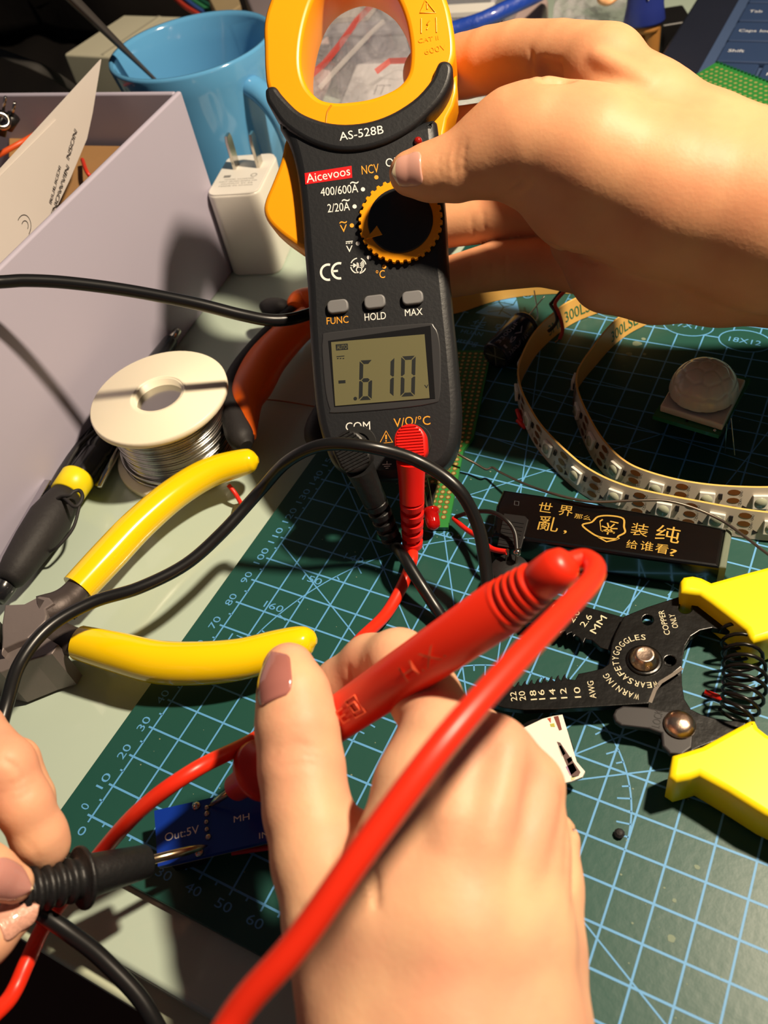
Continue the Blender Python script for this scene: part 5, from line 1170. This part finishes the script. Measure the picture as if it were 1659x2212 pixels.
tag(MB().tube([at(494, 1048, .5), at(508, 1066, .3), at(522, 1090, -.1)], .085, 10).build('wire_offcut', MATS['wire_red4'], base=at(508, 1070, DZ)), 'short red wire poking out below the upper yellow handle on the glass', 'wire')
tag(MB().box(at(511, 1096, -.12), .28, .34, .06, N([1, .4, .3]), N([-.4, 1, 0]), N([-.2, -.1, 1])).build('metal_tab', M('brass_tab', (176, 166, 130), rough=.3, metal=.9), bevel=.01), 'tiny metal tab on the glass beside the short red wire', 'scrap')
tag(MB().tube([at(566, 862, -.2), at(620, 868, -.18), at(700, 882, -.2)], .03, 6).build('copper_strand', M('copper', (170, 96, 60), rough=.35, metal=.9), base=at(620, 868, DZ)), 'thin copper strand on the glass between orange handle and meter', 'wire')
r_ = np.random.default_rng(9); pc0 = at(1338, 1800, .1)
tag(MB().lathe([(.01, -.09), (.1, -.06), (.14, .0), (.08, .07), (.01, .09)], pc0, (0, 0, 1), 9, smooth=False).build('black_crumb', m_rub, base=pc0 - Z1 * .09), 'black rubber crumb on the open mat right of the wrist', 'crumb')
# ------------------------------------------------------------------ hands
class SDF:
    def __init__(s, res=.085): s.p = []; s.res = res
    def cone(s, a, b, ra, rb, k=.25): s.p.append(('c', np.asarray(a), np.asarray(b), ra, rb, k)); return s
    def cut(s, a, b, ra, rb, k=.08): s.p.append(('x', np.asarray(a), np.asarray(b), ra, rb, k)); return s
    def chain(s, pts, k=.25, k1=None):   # pts: (px, py, depth, radius in pixels)
        q = [(dp(x, y, d), r * d / FPX) for x, y, d, r in pts]
        for i, ((a, ra), (b, rb)) in enumerate(zip(q[:-1], q[1:])): s.cone(a, b, ra, rb, k if (k1 is None or i == 0) else k1)
        return q
    def val(s, x):
        if getattr(s, 'nc', -1) != len(s.p):
            s.nc = len(s.p); s.a_ = np.array([q[1] for q in s.p]); s.b_ = np.array([q[2] for q in s.p]) - s.a_
            s.ra = np.array([q[3] for q in s.p]); s.dr = np.array([q[4] - q[3] for q in s.p]); s.l2 = (s.b_ ** 2).sum(1) + 1e-9
            s.ty = [q[0] == 'c' for q in s.p]; s.kk = [float(q[5]) for q in s.p]
        t = np.clip(((x - s.a_) * s.b_).sum(1) / s.l2, 0, 1)
        dd = (np.sqrt((((x - s.a_) - t[:, None] * s.b_) ** 2).sum(1)) - (s.ra + s.dr * t)).tolist(); D = 1.0
        for c, d, k in zip(s.ty, dd, s.kk):
            if c: h = min(max(.5 + .5 * (D - d) / k, 0), 1); D = D * (1 - h) + d * h - k * h * (1 - h)
            elif -d > D - k: d = -d; h = min(max(.5 - .5 * (D - d) / k, 0), 1); D = D * (1 - h) + d * h + k * h * (1 - h)
        return D
    def surf(s, px, py, d0=9.0, off=0.0):      # where the sight line through a photograph point meets the skin
        r = ray(px, py); L = np.linalg.norm(r); d = d0
        for _ in range(160):
            v = s.val(CAM + r * d)
            if v < .004: break
            d += min(v, .3) * .8 / L
        return CAM + r * d + (s.nrm(CAM + r * d) * off if off else 0)
    def nrm(s, x):
        e = .03; return N([s.val(x + e * np.eye(3)[i]) - s.val(x - e * np.eye(3)[i]) for i in range(3)])
    def mesh(s, smooth_it=3, jitter=0):
        lo_ = np.min([np.minimum(p[1] - p[3], p[2] - p[4]) for p in s.p if p[0] == 'c'], 0) - .5
        hi_ = np.max([np.maximum(p[1] + p[3], p[2] + p[4]) for p in s.p if p[0] == 'c'], 0) + .5
        h = s.res; n = np.ceil((hi_ - lo_) / h).astype(int) + 1
        D = np.full(n, 1.0, np.float32); X = [lo_[i] + h * np.arange(n[i]) for i in range(3)]
        for ty, a, b, ra, rb, k in s.p:
            m_ = max(ra, rb) + .9
            i0 = np.maximum(((np.minimum(a, b) - m_ - lo_) / h).astype(int), 0); i1 = np.minimum(((np.maximum(a, b) + m_ - lo_) / h).astype(int) + 2, n)
            if np.any(i1 <= i0): continue
            sl = tuple(slice(i0[i], i1[i]) for i in range(3))
            gx, gy, gz = np.meshgrid(*[X[i][sl[i]] for i in range(3)], indexing='ij', sparse=True)
            ba = b - a; L2 = ba @ ba + 1e-9
            t = np.clip(((gx - a[0]) * ba[0] + (gy - a[1]) * ba[1] + (gz - a[2]) * ba[2]) / L2, 0, 1)
            d = np.sqrt((gx - a[0] - t * ba[0]) ** 2 + (gy - a[1] - t * ba[1]) ** 2 + (gz - a[2] - t * ba[2]) ** 2) - (ra + (rb - ra) * t)
            o = D[sl]
            if ty == 'c':
                hh = np.clip(.5 + .5 * (o - d) / k, 0, 1); D[sl] = o * (1 - hh) + d * hh - k * hh * (1 - hh)
            else:
                d = -d; hh = np.clip(.5 - .5 * (o - d) / k, 0, 1); D[sl] = o * (1 - hh) + d * hh + k * hh * (1 - hh)
        # surface nets
        ins = D < 0; c = [slice(None, -1), slice(1, None)]
        S = np.zeros(n - 1, np.int8)
        for i in (0, 1):
            for j in (0, 1):
                for k in (0, 1): S += ins[c[i], c[j], c[k]]
        act = (S > 0) & (S < 8); idx = np.full(n - 1, -1); ijk = np.argwhere(act); idx[act] = np.arange(len(ijk))
        P = np.zeros((len(ijk), 3)); cnt = np.zeros(len(ijk)); I, J, K = ijk.T
        cor = [(i, j, k) for i in (0, 1) for j in (0, 1) for k in (0, 1)]
        for u in cor:
            for ax_ in range(3):
                if u[ax_]: continue
                v = list(u); v[ax_] = 1
                d0 = D[I + u[0], J + u[1], K + u[2]]; d1 = D[I + v[0], J + v[1], K + v[2]]
                cr = (d0 < 0) != (d1 < 0); tt = np.where(cr, d0 / np.where(cr, d0 - d1, 1), 0)
                q = np.tile(np.array(u, float), (len(ijk), 1)); q[:, ax_] += tt
                P += q * cr[:, None]; cnt += cr
        V = lo_ + h * (ijk + P / np.maximum(cnt, 1)[:, None]); F = []
        for ax_ in range(3):
            o1, o2 = [(1, 2), (2, 0), (0, 1)][ax_]
            A = [slice(None)] * 3; B = [slice(None)] * 3; A[ax_] = slice(None, -1); B[ax_] = slice(1, None)
            e = np.argwhere(ins[tuple(A)] != ins[tuple(B)])
            e = e[(e[:, o1] > 0) & (e[:, o2] > 0) & (e[:, o1] < n[o1] - 1) & (e[:, o2] < n[o2] - 1)]
            q = []
            for s1, s2 in ((1, 1), (0, 1), (0, 0), (1, 0)):
                w = e.copy(); w[:, o1] -= s1; w[:, o2] -= s2; q.append(idx[w[:, 0], w[:, 1], w[:, 2]])
            q = np.stack(q, 1); fl = ins[e[:, 0], e[:, 1], e[:, 2]]; q[~fl] = q[~fl][:, ::-1]; F.append(q)
        F = np.vstack(F); F = F[(F >= 0).all(1)]
        for _ in range(smooth_it):
            acc = np.zeros_like(V); cn = np.zeros(len(V))
            for i in range(4):
                a, b = F[:, i], F[:, (i + 1) % 4]; np.add.at(acc, a, V[b]); np.add.at(cn, a, 1); np.add.at(acc, b, V[a]); np.add.at(cn, b, 1)
            V = V * .5 + .5 * acc / np.maximum(cn, 1)[:, None]
        return V, F.tolist()

def skin(name, col, red):
    m = bpy.data.materials.new(name); m.use_nodes = True; nt = m.node_tree; b = nt.nodes['Principled BSDF']
    tc = nt.nodes.new('ShaderNodeTexCoord')
    n1 = nt.nodes.new('ShaderNodeTexNoise'); n1.inputs['Scale'].default_value = 45; n1.inputs['Detail'].default_value = 3
    n2 = nt.nodes.new('ShaderNodeTexNoise'); n2.inputs['Scale'].default_value = 500; n2.inputs['Detail'].default_value = 3
    vo = nt.nodes.new('ShaderNodeTexVoronoi'); vo.inputs['Scale'].default_value = 900
    for q in (n1, n2, vo): nt.links.new(tc.outputs['Object'], q.inputs['Vector'])
    rp = nt.nodes.new('ShaderNodeValToRGB'); rp.color_ramp.elements[0].position = .38; rp.color_ramp.elements[1].position = .68
    rp.color_ramp.elements[0].color = lin(col) + (1,); rp.color_ramp.elements[1].color = lin(red) + (1,)
    nt.links.new(n1.outputs['Fac'], rp.inputs['Fac']); nt.links.new(rp.outputs['Color'], b.inputs['Base Color'])
    ad = nt.nodes.new('ShaderNodeMath'); ad.operation = 'MULTIPLY_ADD'; ad.inputs[1].default_value = .5
    nt.links.new(vo.outputs['Distance'], ad.inputs[0]); nt.links.new(n2.outputs['Fac'], ad.inputs[2])
    bp = nt.nodes.new('ShaderNodeBump'); bp.inputs['Strength'].default_value = .08; bp.inputs['Distance'].default_value = .0006
    nt.links.new(ad.outputs[0], bp.inputs['Height']); nt.links.new(bp.outputs['Normal'], b.inputs['Normal'])
    b.inputs['Roughness'].default_value = .52; b.inputs['Specular IOR Level'].default_value = .32
    b.inputs['Subsurface Weight'].default_value = .22; b.inputs['Subsurface Radius'].default_value = (1, .32, .16); b.inputs['Subsurface Scale'].default_value = .0035
    return m
m_sk1 = skin('skin_warm', (218, 160, 118), (208, 144, 106))
m_sk2 = skin('skin_fair', (230, 178, 140), (222, 158, 128))
m_nail = M('nail_pink', (214, 158, 142), rough=.2, coat=.5, sss=.15, var=.05)
m_nail2 = M('nail_mauve', (196, 138, 128), rough=.14, coat=.8, sss=.15, var=.06)
m_glit = M('nail_glitter', (214, 160, 140), rough=.16, coat=1.0, bump=.3, bs=1500, var=.3, vs=1200)
m_free = M('nail_edge', (236, 214, 178), rough=.25, coat=.5)
def nail(parent, base, tip, nrm, w, mat, arch=.75, edge=0.0, lift=.0, name='fingernail'):
    """curved plate from base to tip; nrm faces outward"""
    base, tip = np.asarray(base), np.asarray(tip); d = tip - base; Ln = np.linalg.norm(d); d = d / Ln
    nrm = N(nrm - d * (nrm @ d)); sd = np.cross(d, nrm); nu_, nv_ = 14, 14
    def grid(off):
        V = []
        for j in range(nv_ + 1):
            v = j / nv_; ww = w * min(1, math.sqrt(max(0, 1 - (1 - min(v / .35, 1)) ** 2)) * .45 + .55) * (math.sqrt(max(0, 1 - (max(0, v - .72) / .28) ** 2)) * .55 + .45)
            for i in range(nu_ + 1):
                u = 2 * i / nu_ - 1; a = u * arch
                V.append(base + d * Ln * v + sd * ww * math.sin(a) / math.sin(arch) + nrm * (w * (math.cos(a) - 1) / math.sin(arch) * .95 + off - .10 * Ln * (v - .4) ** 2))
        return V
    V = grid(.025 + lift) + grid(-.04 + lift); m = (nu_ + 1) * (nv_ + 1); F = []
    for j in range(nv_):
        for i in range(nu_):
            a = j * (nu_ + 1) + i; F.append((a, a + 1, a + nu_ + 2, a + nu_ + 1)); F.append((m + a, m + a + nu_ + 1, m + a + nu_ + 2, m + a + 1))
    ring = [i for i in range(nu_ + 1)] + [j * (nu_ + 1) + nu_ for j in range(1, nv_ + 1)] + [nv_ * (nu_ + 1) + i for i in range(nu_ - 1, -1, -1)] + [j * (nu_ + 1) for j in range(nv_ - 1, 0, -1)]
    for a, b in zip(ring, ring[1:] + ring[:1]): F.append((b, a, m + a, m + b))
    o = MB().add(V, F, 0, True).build(name, [mat, m_free], parent)
    if edge:
        for k, p in enumerate(o.data.polygons):
            if k < 2 * nu_ * nv_ and (k // 2) // nu_ >= nv_ * (1 - edge): p.material_index = 1
    return o

def snail(S, parent, bpx, tpx, w, mat, arch=.8, edge=0.0, over=0.0, d0=9.0, tilt=0.0):
    """fingernail laid on the traced skin between two photograph points, its end running free by `over` cm"""
    a, b = S.surf(*bpx, d0), S.surf(*tpx, d0); d = N(b - a); Ln = np.linalg.norm(b - a); tot = Ln + over
    n0 = S.nrm(S.surf((bpx[0] + tpx[0]) / 2, (bpx[1] + tpx[1]) / 2, d0)); n0 = N(n0 - d * (n0 @ d)); sd = np.cross(d, n0)
    nu_, nv_ = 16, 18; top = []; bot = []
    def onskin(x):
        for _ in range(4):
            v = S.val(x); x = x - S.nrm(x) * v * .9
        return x
    rows = []
    for j in range(nv_ + 1):
        v = j / nv_; s_ = v * tot
        ww = w * (.62 + .38 * math.sqrt(max(0, 1 - (1 - min(v / .3, 1)) ** 2))) * (.42 + .58 * math.sqrt(max(0, 1 - (max(0, v - .62) / .38) ** 2)))
        row = []
        for i in range(nu_ + 1):
            u = 2 * i / nu_ - 1
            if s_ <= Ln or j < 2: p = onskin(a + d * s_ + sd * ww * u); q = S.nrm(p)
            else:
                f = rows[-1][i][0] - rows[-2][i][0]; c = rows[-1][nu_ // 2][0]; p = rows[-1][i][0] + N(f) * tot / nv_ ; sc_ = ww / lastw; m_ = rows[-1][nu_ // 2][0] + N(f) * tot / nv_; p = m_ + (p - m_) * sc_; q = rows[-1][i][1]
            row.append((p, q))
        lastw = ww; rows.append(row)
    for j, row in enumerate(rows):
        for i, (p, q) in enumerate(row):
            e = 1 - (2 * i / nu_ - 1) ** 2
            top.append(p + q * (.018 + .03 * e)); bot.append(p - q * .03)
    V = top + bot; m = len(top); F = []
    for j in range(nv_):
        for i in range(nu_):
            k = j * (nu_ + 1) + i; F.append((k, k + 1, k + nu_ + 2, k + nu_ + 1)); F.append((m + k, m + k + nu_ + 1, m + k + nu_ + 2, m + k + 1))
    ring = [i for i in range(nu_ + 1)] + [j * (nu_ + 1) + nu_ for j in range(1, nv_ + 1)] + [nv_ * (nu_ + 1) + i for i in range(nu_ - 1, -1, -1)] + [j * (nu_ + 1) for j in range(nv_ - 1, 0, -1)]
    for x, y in zip(ring, ring[1:] + ring[:1]): F.append((y, x, m + x, m + y))
    o = MB().add(V, F, 0, True).build('fingernail', [mat, m_free], parent)
    if edge:
        for k, p in enumerate(o.data.polygons):
            if k < 2 * nu_ * nv_ and (k // 2) // nu_ >= nv_ * (1 - edge): p.material_index = 1
    return o

# --- hand holding the meter (upper right)
A = SDF(.085)
A.chain([(888, 375, 26.85, 48), (930, 372, 26.75, 60), (985, 362, 26.6, 70), (1045, 338, 26.4, 84), (1110, 312, 26.2, 108)], .22)
A.chain([(1110, 312, 26.2, 108), (1175, 305, 26.0, 118), (1270, 340, 25.9, 140), (1450, 420, 25.9, 160), (1659, 470, 25.7, 190), (1900, 510, 25.3, 215), (2150, 520, 25, 230)], .5)
A.chain([(1150, 395, 26.4, 60), (1240, 430, 26.5, 100), (1400, 450, 26.6, 125), (1600, 500, 26.6, 150)], .5)
A.chain([(1300, 152, 27.2, 86), (1400, 250, 26.7, 105), (1520, 348, 26.3, 132), (1660, 425, 26.0, 160), (2000, 500, 25.6, 170)], .5)      # index ray of the back
A.chain([(1370, 280, 28.4, 100), (1500, 390, 27.6, 135), (1660, 480, 27.0, 175), (2000, 520, 26.6, 190)], .5)
A.chain([(1310, 146, 27.2, 88), (1210, 122, 28.4, 72), (1120, 118, 29.6, 68), (1060, 130, 30.4, 67), (1005, 143, 31.4, 65), (930, 160, 32.4, 60)], .2, .06)   # index
A.chain([(1330, 300, 29.4, 100), (1200, 272, 30.6, 62), (1080, 275, 31.6, 54), (980, 287, 32.4, 52), (900, 300, 32.9, 46)], .15, .05)     # middle
A.chain([(1340, 450, 29.9, 100), (1200, 455, 31.0, 60), (1070, 470, 31.9, 52), (965, 488, 32.7, 46), (890, 500, 33.0, 42)], .15, .05)      # ring
A.chain([(1390, 570, 29.6, 100), (1270, 580, 30.6, 58), (1170, 566, 31.2, 52), (1070, 575, 31.9, 52), (975, 598, 32.5, 44), (905, 615, 32.8, 36)], .15, .05)  # little
A.chain([(1250, 520, 29.0, 62), (1320, 585, 28.6, 84), (1420, 600, 28.2, 92), (1560, 600, 27.8, 98), (1700, 590, 27.4, 110), (2100, 600, 27, 130)], .5)
def crease(S, pts, r=.03, k=.06, sink=0.0, d0=9.0):
    P = []
    for (x0, y0), (x1, y1) in zip(pts[:-1], pts[1:]):
        for t in np.linspace(0, 1, 5)[:-1]: P.append((x0 + (x1 - x0) * t, y0 + (y1 - y0) * t))
    P.append(pts[-1]); Q = [S.surf(*q, d0, sink) for q in P]; m_ = len(Q) - 1
    cs = [r * (.35 + .65 * math.sin(math.pi * min(max(i / m_, .08), .92))) for i in range(m_ + 1)]
    for i in range(m_): S.cut(Q[i], Q[i + 1], cs[i], cs[i + 1], k)
def ridge(S, pts, r, k=.12, sink=-.1, d0=9.0):
    n_ = 6; (xa, ya), (xb, yb) = pts
    Q = [S.surf(xa + (xb - xa) * i / n_, ya + (yb - ya) * i / n_, d0, sink - .16 * (i / n_) ** 1.5) for i in range(n_ + 1)]
    for a, b in zip(Q[:-1], Q[1:]): S.cone(a, b, r, r, k)
cA = [([(958, 316), (948, 345), (950, 385)], .035), ([(972, 308), (962, 345), (966, 392)], .04), ([(990, 300), (980, 345), (986, 400)], .045), ([(1006, 296), (1000, 340), (1004, 392)], .035),
      ([(1096, 410), (1122, 398), (1136, 366)], .06), ([(1118, 430), (1146, 412), (1160, 380)], .06), ([(1040, 420), (1052, 392)], .035),
      ([(1018, 462), (1022, 508)], .035), ([(1044, 455), (1048, 508)], .03), ([(1016, 556), (1020, 628)], .035), ([(1062, 545), (1066, 622)], .03), ([(1090, 540), (1096, 616)], .03),
      ([(1142, 178), (1150, 140), (1144, 100)], .05), ([(1168, 176), (1176, 140)], .05), ([(1176, 520), (1260, 560), (1350, 585)], .07), ([(1280, 640), (1262, 590), (1256, 560)], .05)]
for q, r in cA: crease(A, q, r, .07)
ridge(A, [(1290, 120), (1400, 170)], .16, .3, -.08)
for q in ([(1185, 168), (1215, 168)], [(1172, 150), (1200, 160)]):
    Q = [A.surf(*z) for z in q]; A.cut(Q[0], Q[1], .26, .32, .22)
V, F = A.mesh(2)
hA = thing('hand', 'bare hand at the upper right gripping the clamp meter with its thumb on the dial', 'hand', dp(1400, 420, 26))
MB().add(V, F, 0, True).build('hand_skin', m_sk1, hA)
snail(A, hA, (910, 360), (856, 372), .58, m_nail, .85, .2, .16)

# --- hand with the red probe (lower centre)
B = SDF(.085)
th = [(624, 1446, 20.3, 58), (634, 1500, 19.9, 76), (642, 1570, 19.6, 87), (652, 1660, 19.3, 90), (664, 1750, 18.9, 92), (690, 1860, 18.3, 100), (740, 2000, 17.5, 125), (800, 2140, 16.7, 150)]
B.chain(th, .25)
B.chain([(800, 2140, 16.7, 150), (840, 2260, 16.2, 170), (870, 2700, 15.6, 190)], .5)
B.chain([(948, 1598, 18.0, 92), (905, 1700, 17.6, 88), (885, 1860, 17.0, 120), (870, 2000, 16.6, 150), (850, 2230, 16.0, 165)], .5)
B.chain([(1060, 1640, 17.5, 98), (1010, 1800, 16.9, 120), (980, 1990, 16.3, 150), (965, 2230, 15.7, 165), (960, 2700, 15.2, 180)], .5)
B.chain([(1136, 1700, 17.8, 84), (1110, 1840, 17.3, 110), (1090, 2010, 16.7, 140), (1090, 2230, 16.1, 165), (1090, 2700, 15.6, 180)], .5)
B.chain([(1182, 1820, 18.8, 68), (1165, 1920, 18.2, 86), (1145, 2060, 17.4, 112), (1130, 2240, 16.7, 140), (1125, 2700, 16.1, 150)], .45)
B.chain([(960, 1590, 18.3, 88), (915, 1500, 19.4, 76), (862, 1428, 20.4, 68), (800, 1432, 21.3, 60), (735, 1478, 21.9, 54), (650, 1560, 22.4, 46), (590, 1602, 22.6, 38)], .22)   # index
B.chain([(1060, 1640, 17.8, 92), (1030, 1600, 20.0, 70), (990, 1630, 21.3, 60), (960, 1710, 22.0, 54), (950, 1780, 22.1, 46)], .2)     # middle, curled
B.chain([(1140, 1706, 18.2, 80), (1100, 1650, 20.4, 66), (1050, 1690, 21.4, 58), (1010, 1790, 21.6, 52), (990, 1850, 21.4, 46)], .2)   # ring, curled
B.chain([(1186, 1820, 19.0, 62), (1160, 1760, 20.6, 56), (1080, 1790, 21.3, 52), (1010, 1880, 21.2, 46), (980, 1940, 20.8, 42)], .2)  # little, curled
B.chain([(800, 1850, 18.6, 90), (870, 1900, 17.8, 110)], .5); B.chain([(900, 2000, 18.6, 120), (1050, 2050, 18.6, 120)], .6); B.chain([(870, 2260, 17.4, 150), (1080, 2260, 17.5, 150), (1060, 2700, 16.0, 150)], .6)
ridge(B, [(1010, 1560), (960, 1800)], .22, .4, -.14); ridge(B, [(1105, 1615), (1050, 1860)], .22, .4, -.14); ridge(B, [(1188, 1695), (1140, 1900)], .17, .35, -.11)
cB = [([(770, 1790), (792, 1850), (806, 1905), (812, 1960)], .10), ([(590, 1622), (640, 1606), (694, 1620)], .03), ([(588, 1640), (640, 1626), (700, 1640)], .035), ([(600, 1660), (650, 1648), (700, 1658)], .03),
      ([(752, 1440), (762, 1475)], .05), ([(790, 1420), (796, 1456)], .04), ([(1236, 1740), (1240, 1850), (1236, 1980)], .06), ([(1226, 1780), (1222, 1900)], .04), ([(640, 1960), (700, 1990)], .03)]
for q, r in cB: crease(B, q, r, .09)
V, F = B.mesh(2)
hB = thing('hand', 'bare hand at the bottom centre holding the red test probe like a pen', 'hand', dp(980, 1950, 16.5))
MB().add(V, F, 0, True).build('hand_skin', m_sk2, hB)
snail(B, hB, (592, 1512), (586, 1428), .50, M('nail_wine', (164, 104, 96), rough=.14, coat=.8), .95, 0, .32)
nail(hB, dp(575, 1618, 22.2), dp(556, 1560, 22.2), -RM[0] * .8 - RM[2] * .5, .26, m_free, .8)

# --- hand with the black probe (left edge)
C_ = SDF(.075)
C_.chain([(-170, 1560, 21.2, 70), (-60, 1580, 21.0, 64), (12, 1655, 20.1, 62), (50, 1735, 20.1, 59), (85, 1805, 20.3, 57), (98, 1826, 20.4, 52)], .2)     # index
C_.chain([(-170, 1600, 22.5, 60), (-30, 1615, 22.0, 50), (38, 1642, 21.5, 46), (72, 1720, 21.6, 44), (92, 1800, 21.8, 40)], .12)    # middle behind it
C_.chain([(-190, 1800, 18.6, 84), (-90, 1850, 18.5, 66), (-25, 1885, 18.8, 56), (30, 1908, 19.1, 42)], .2)        # thumb
C_.chain([(-190, 2150, 18.6, 78), (-90, 2080, 18.7, 66), (-25, 2025, 19.0, 56), (30, 1988, 19.3, 38)], .15)     # fingertip below
C_.chain([(-330, 1700, 20.5, 130), (-180, 1640, 21.2, 90)], .5); C_.chain([(-330, 1700, 20.5, 130), (-200, 1800, 18.8, 100)], .5); C_.chain([(-330, 1700, 20.5, 130), (-330, 2000, 19.5, 130), (-200, 2140, 18.6, 90)], .5)
C_.chain([(-330, 1850, 20.0, 140), (-600, 1900, 19.5, 180), (-900, 1980, 19.0, 190)], .6)
for q, r in (([(0, 1700), (40, 1690), (80, 1664)], .025), ([(0, 1716), (46, 1704), (86, 1680)], .025), ([(4, 1732), (54, 1718), (92, 1696)], .025), ([(40, 1806), (70, 1830), (90, 1868)], .02), ([(0, 1640), (30, 1652), (52, 1680)], .04)): crease(C_, q, r, .06)
V, F = C_.mesh(2)
hC = thing('hand', 'bare hand at the left edge pinching the black test probe', 'hand', dp(-100, 1850, 20))
MB().add(V, F, 0, True).build('hand_skin', m_sk2, hC)
snail(C_, hC, (-24, 1892), (44, 1912), .50, m_nail2, .9, .1, .34)
snail(C_, hC, (0, 2004), (46, 1978), .42, m_glit, .9, 0, .40)

for o in SC.objects:
    if '_b' in o.keys(): del o['_b']
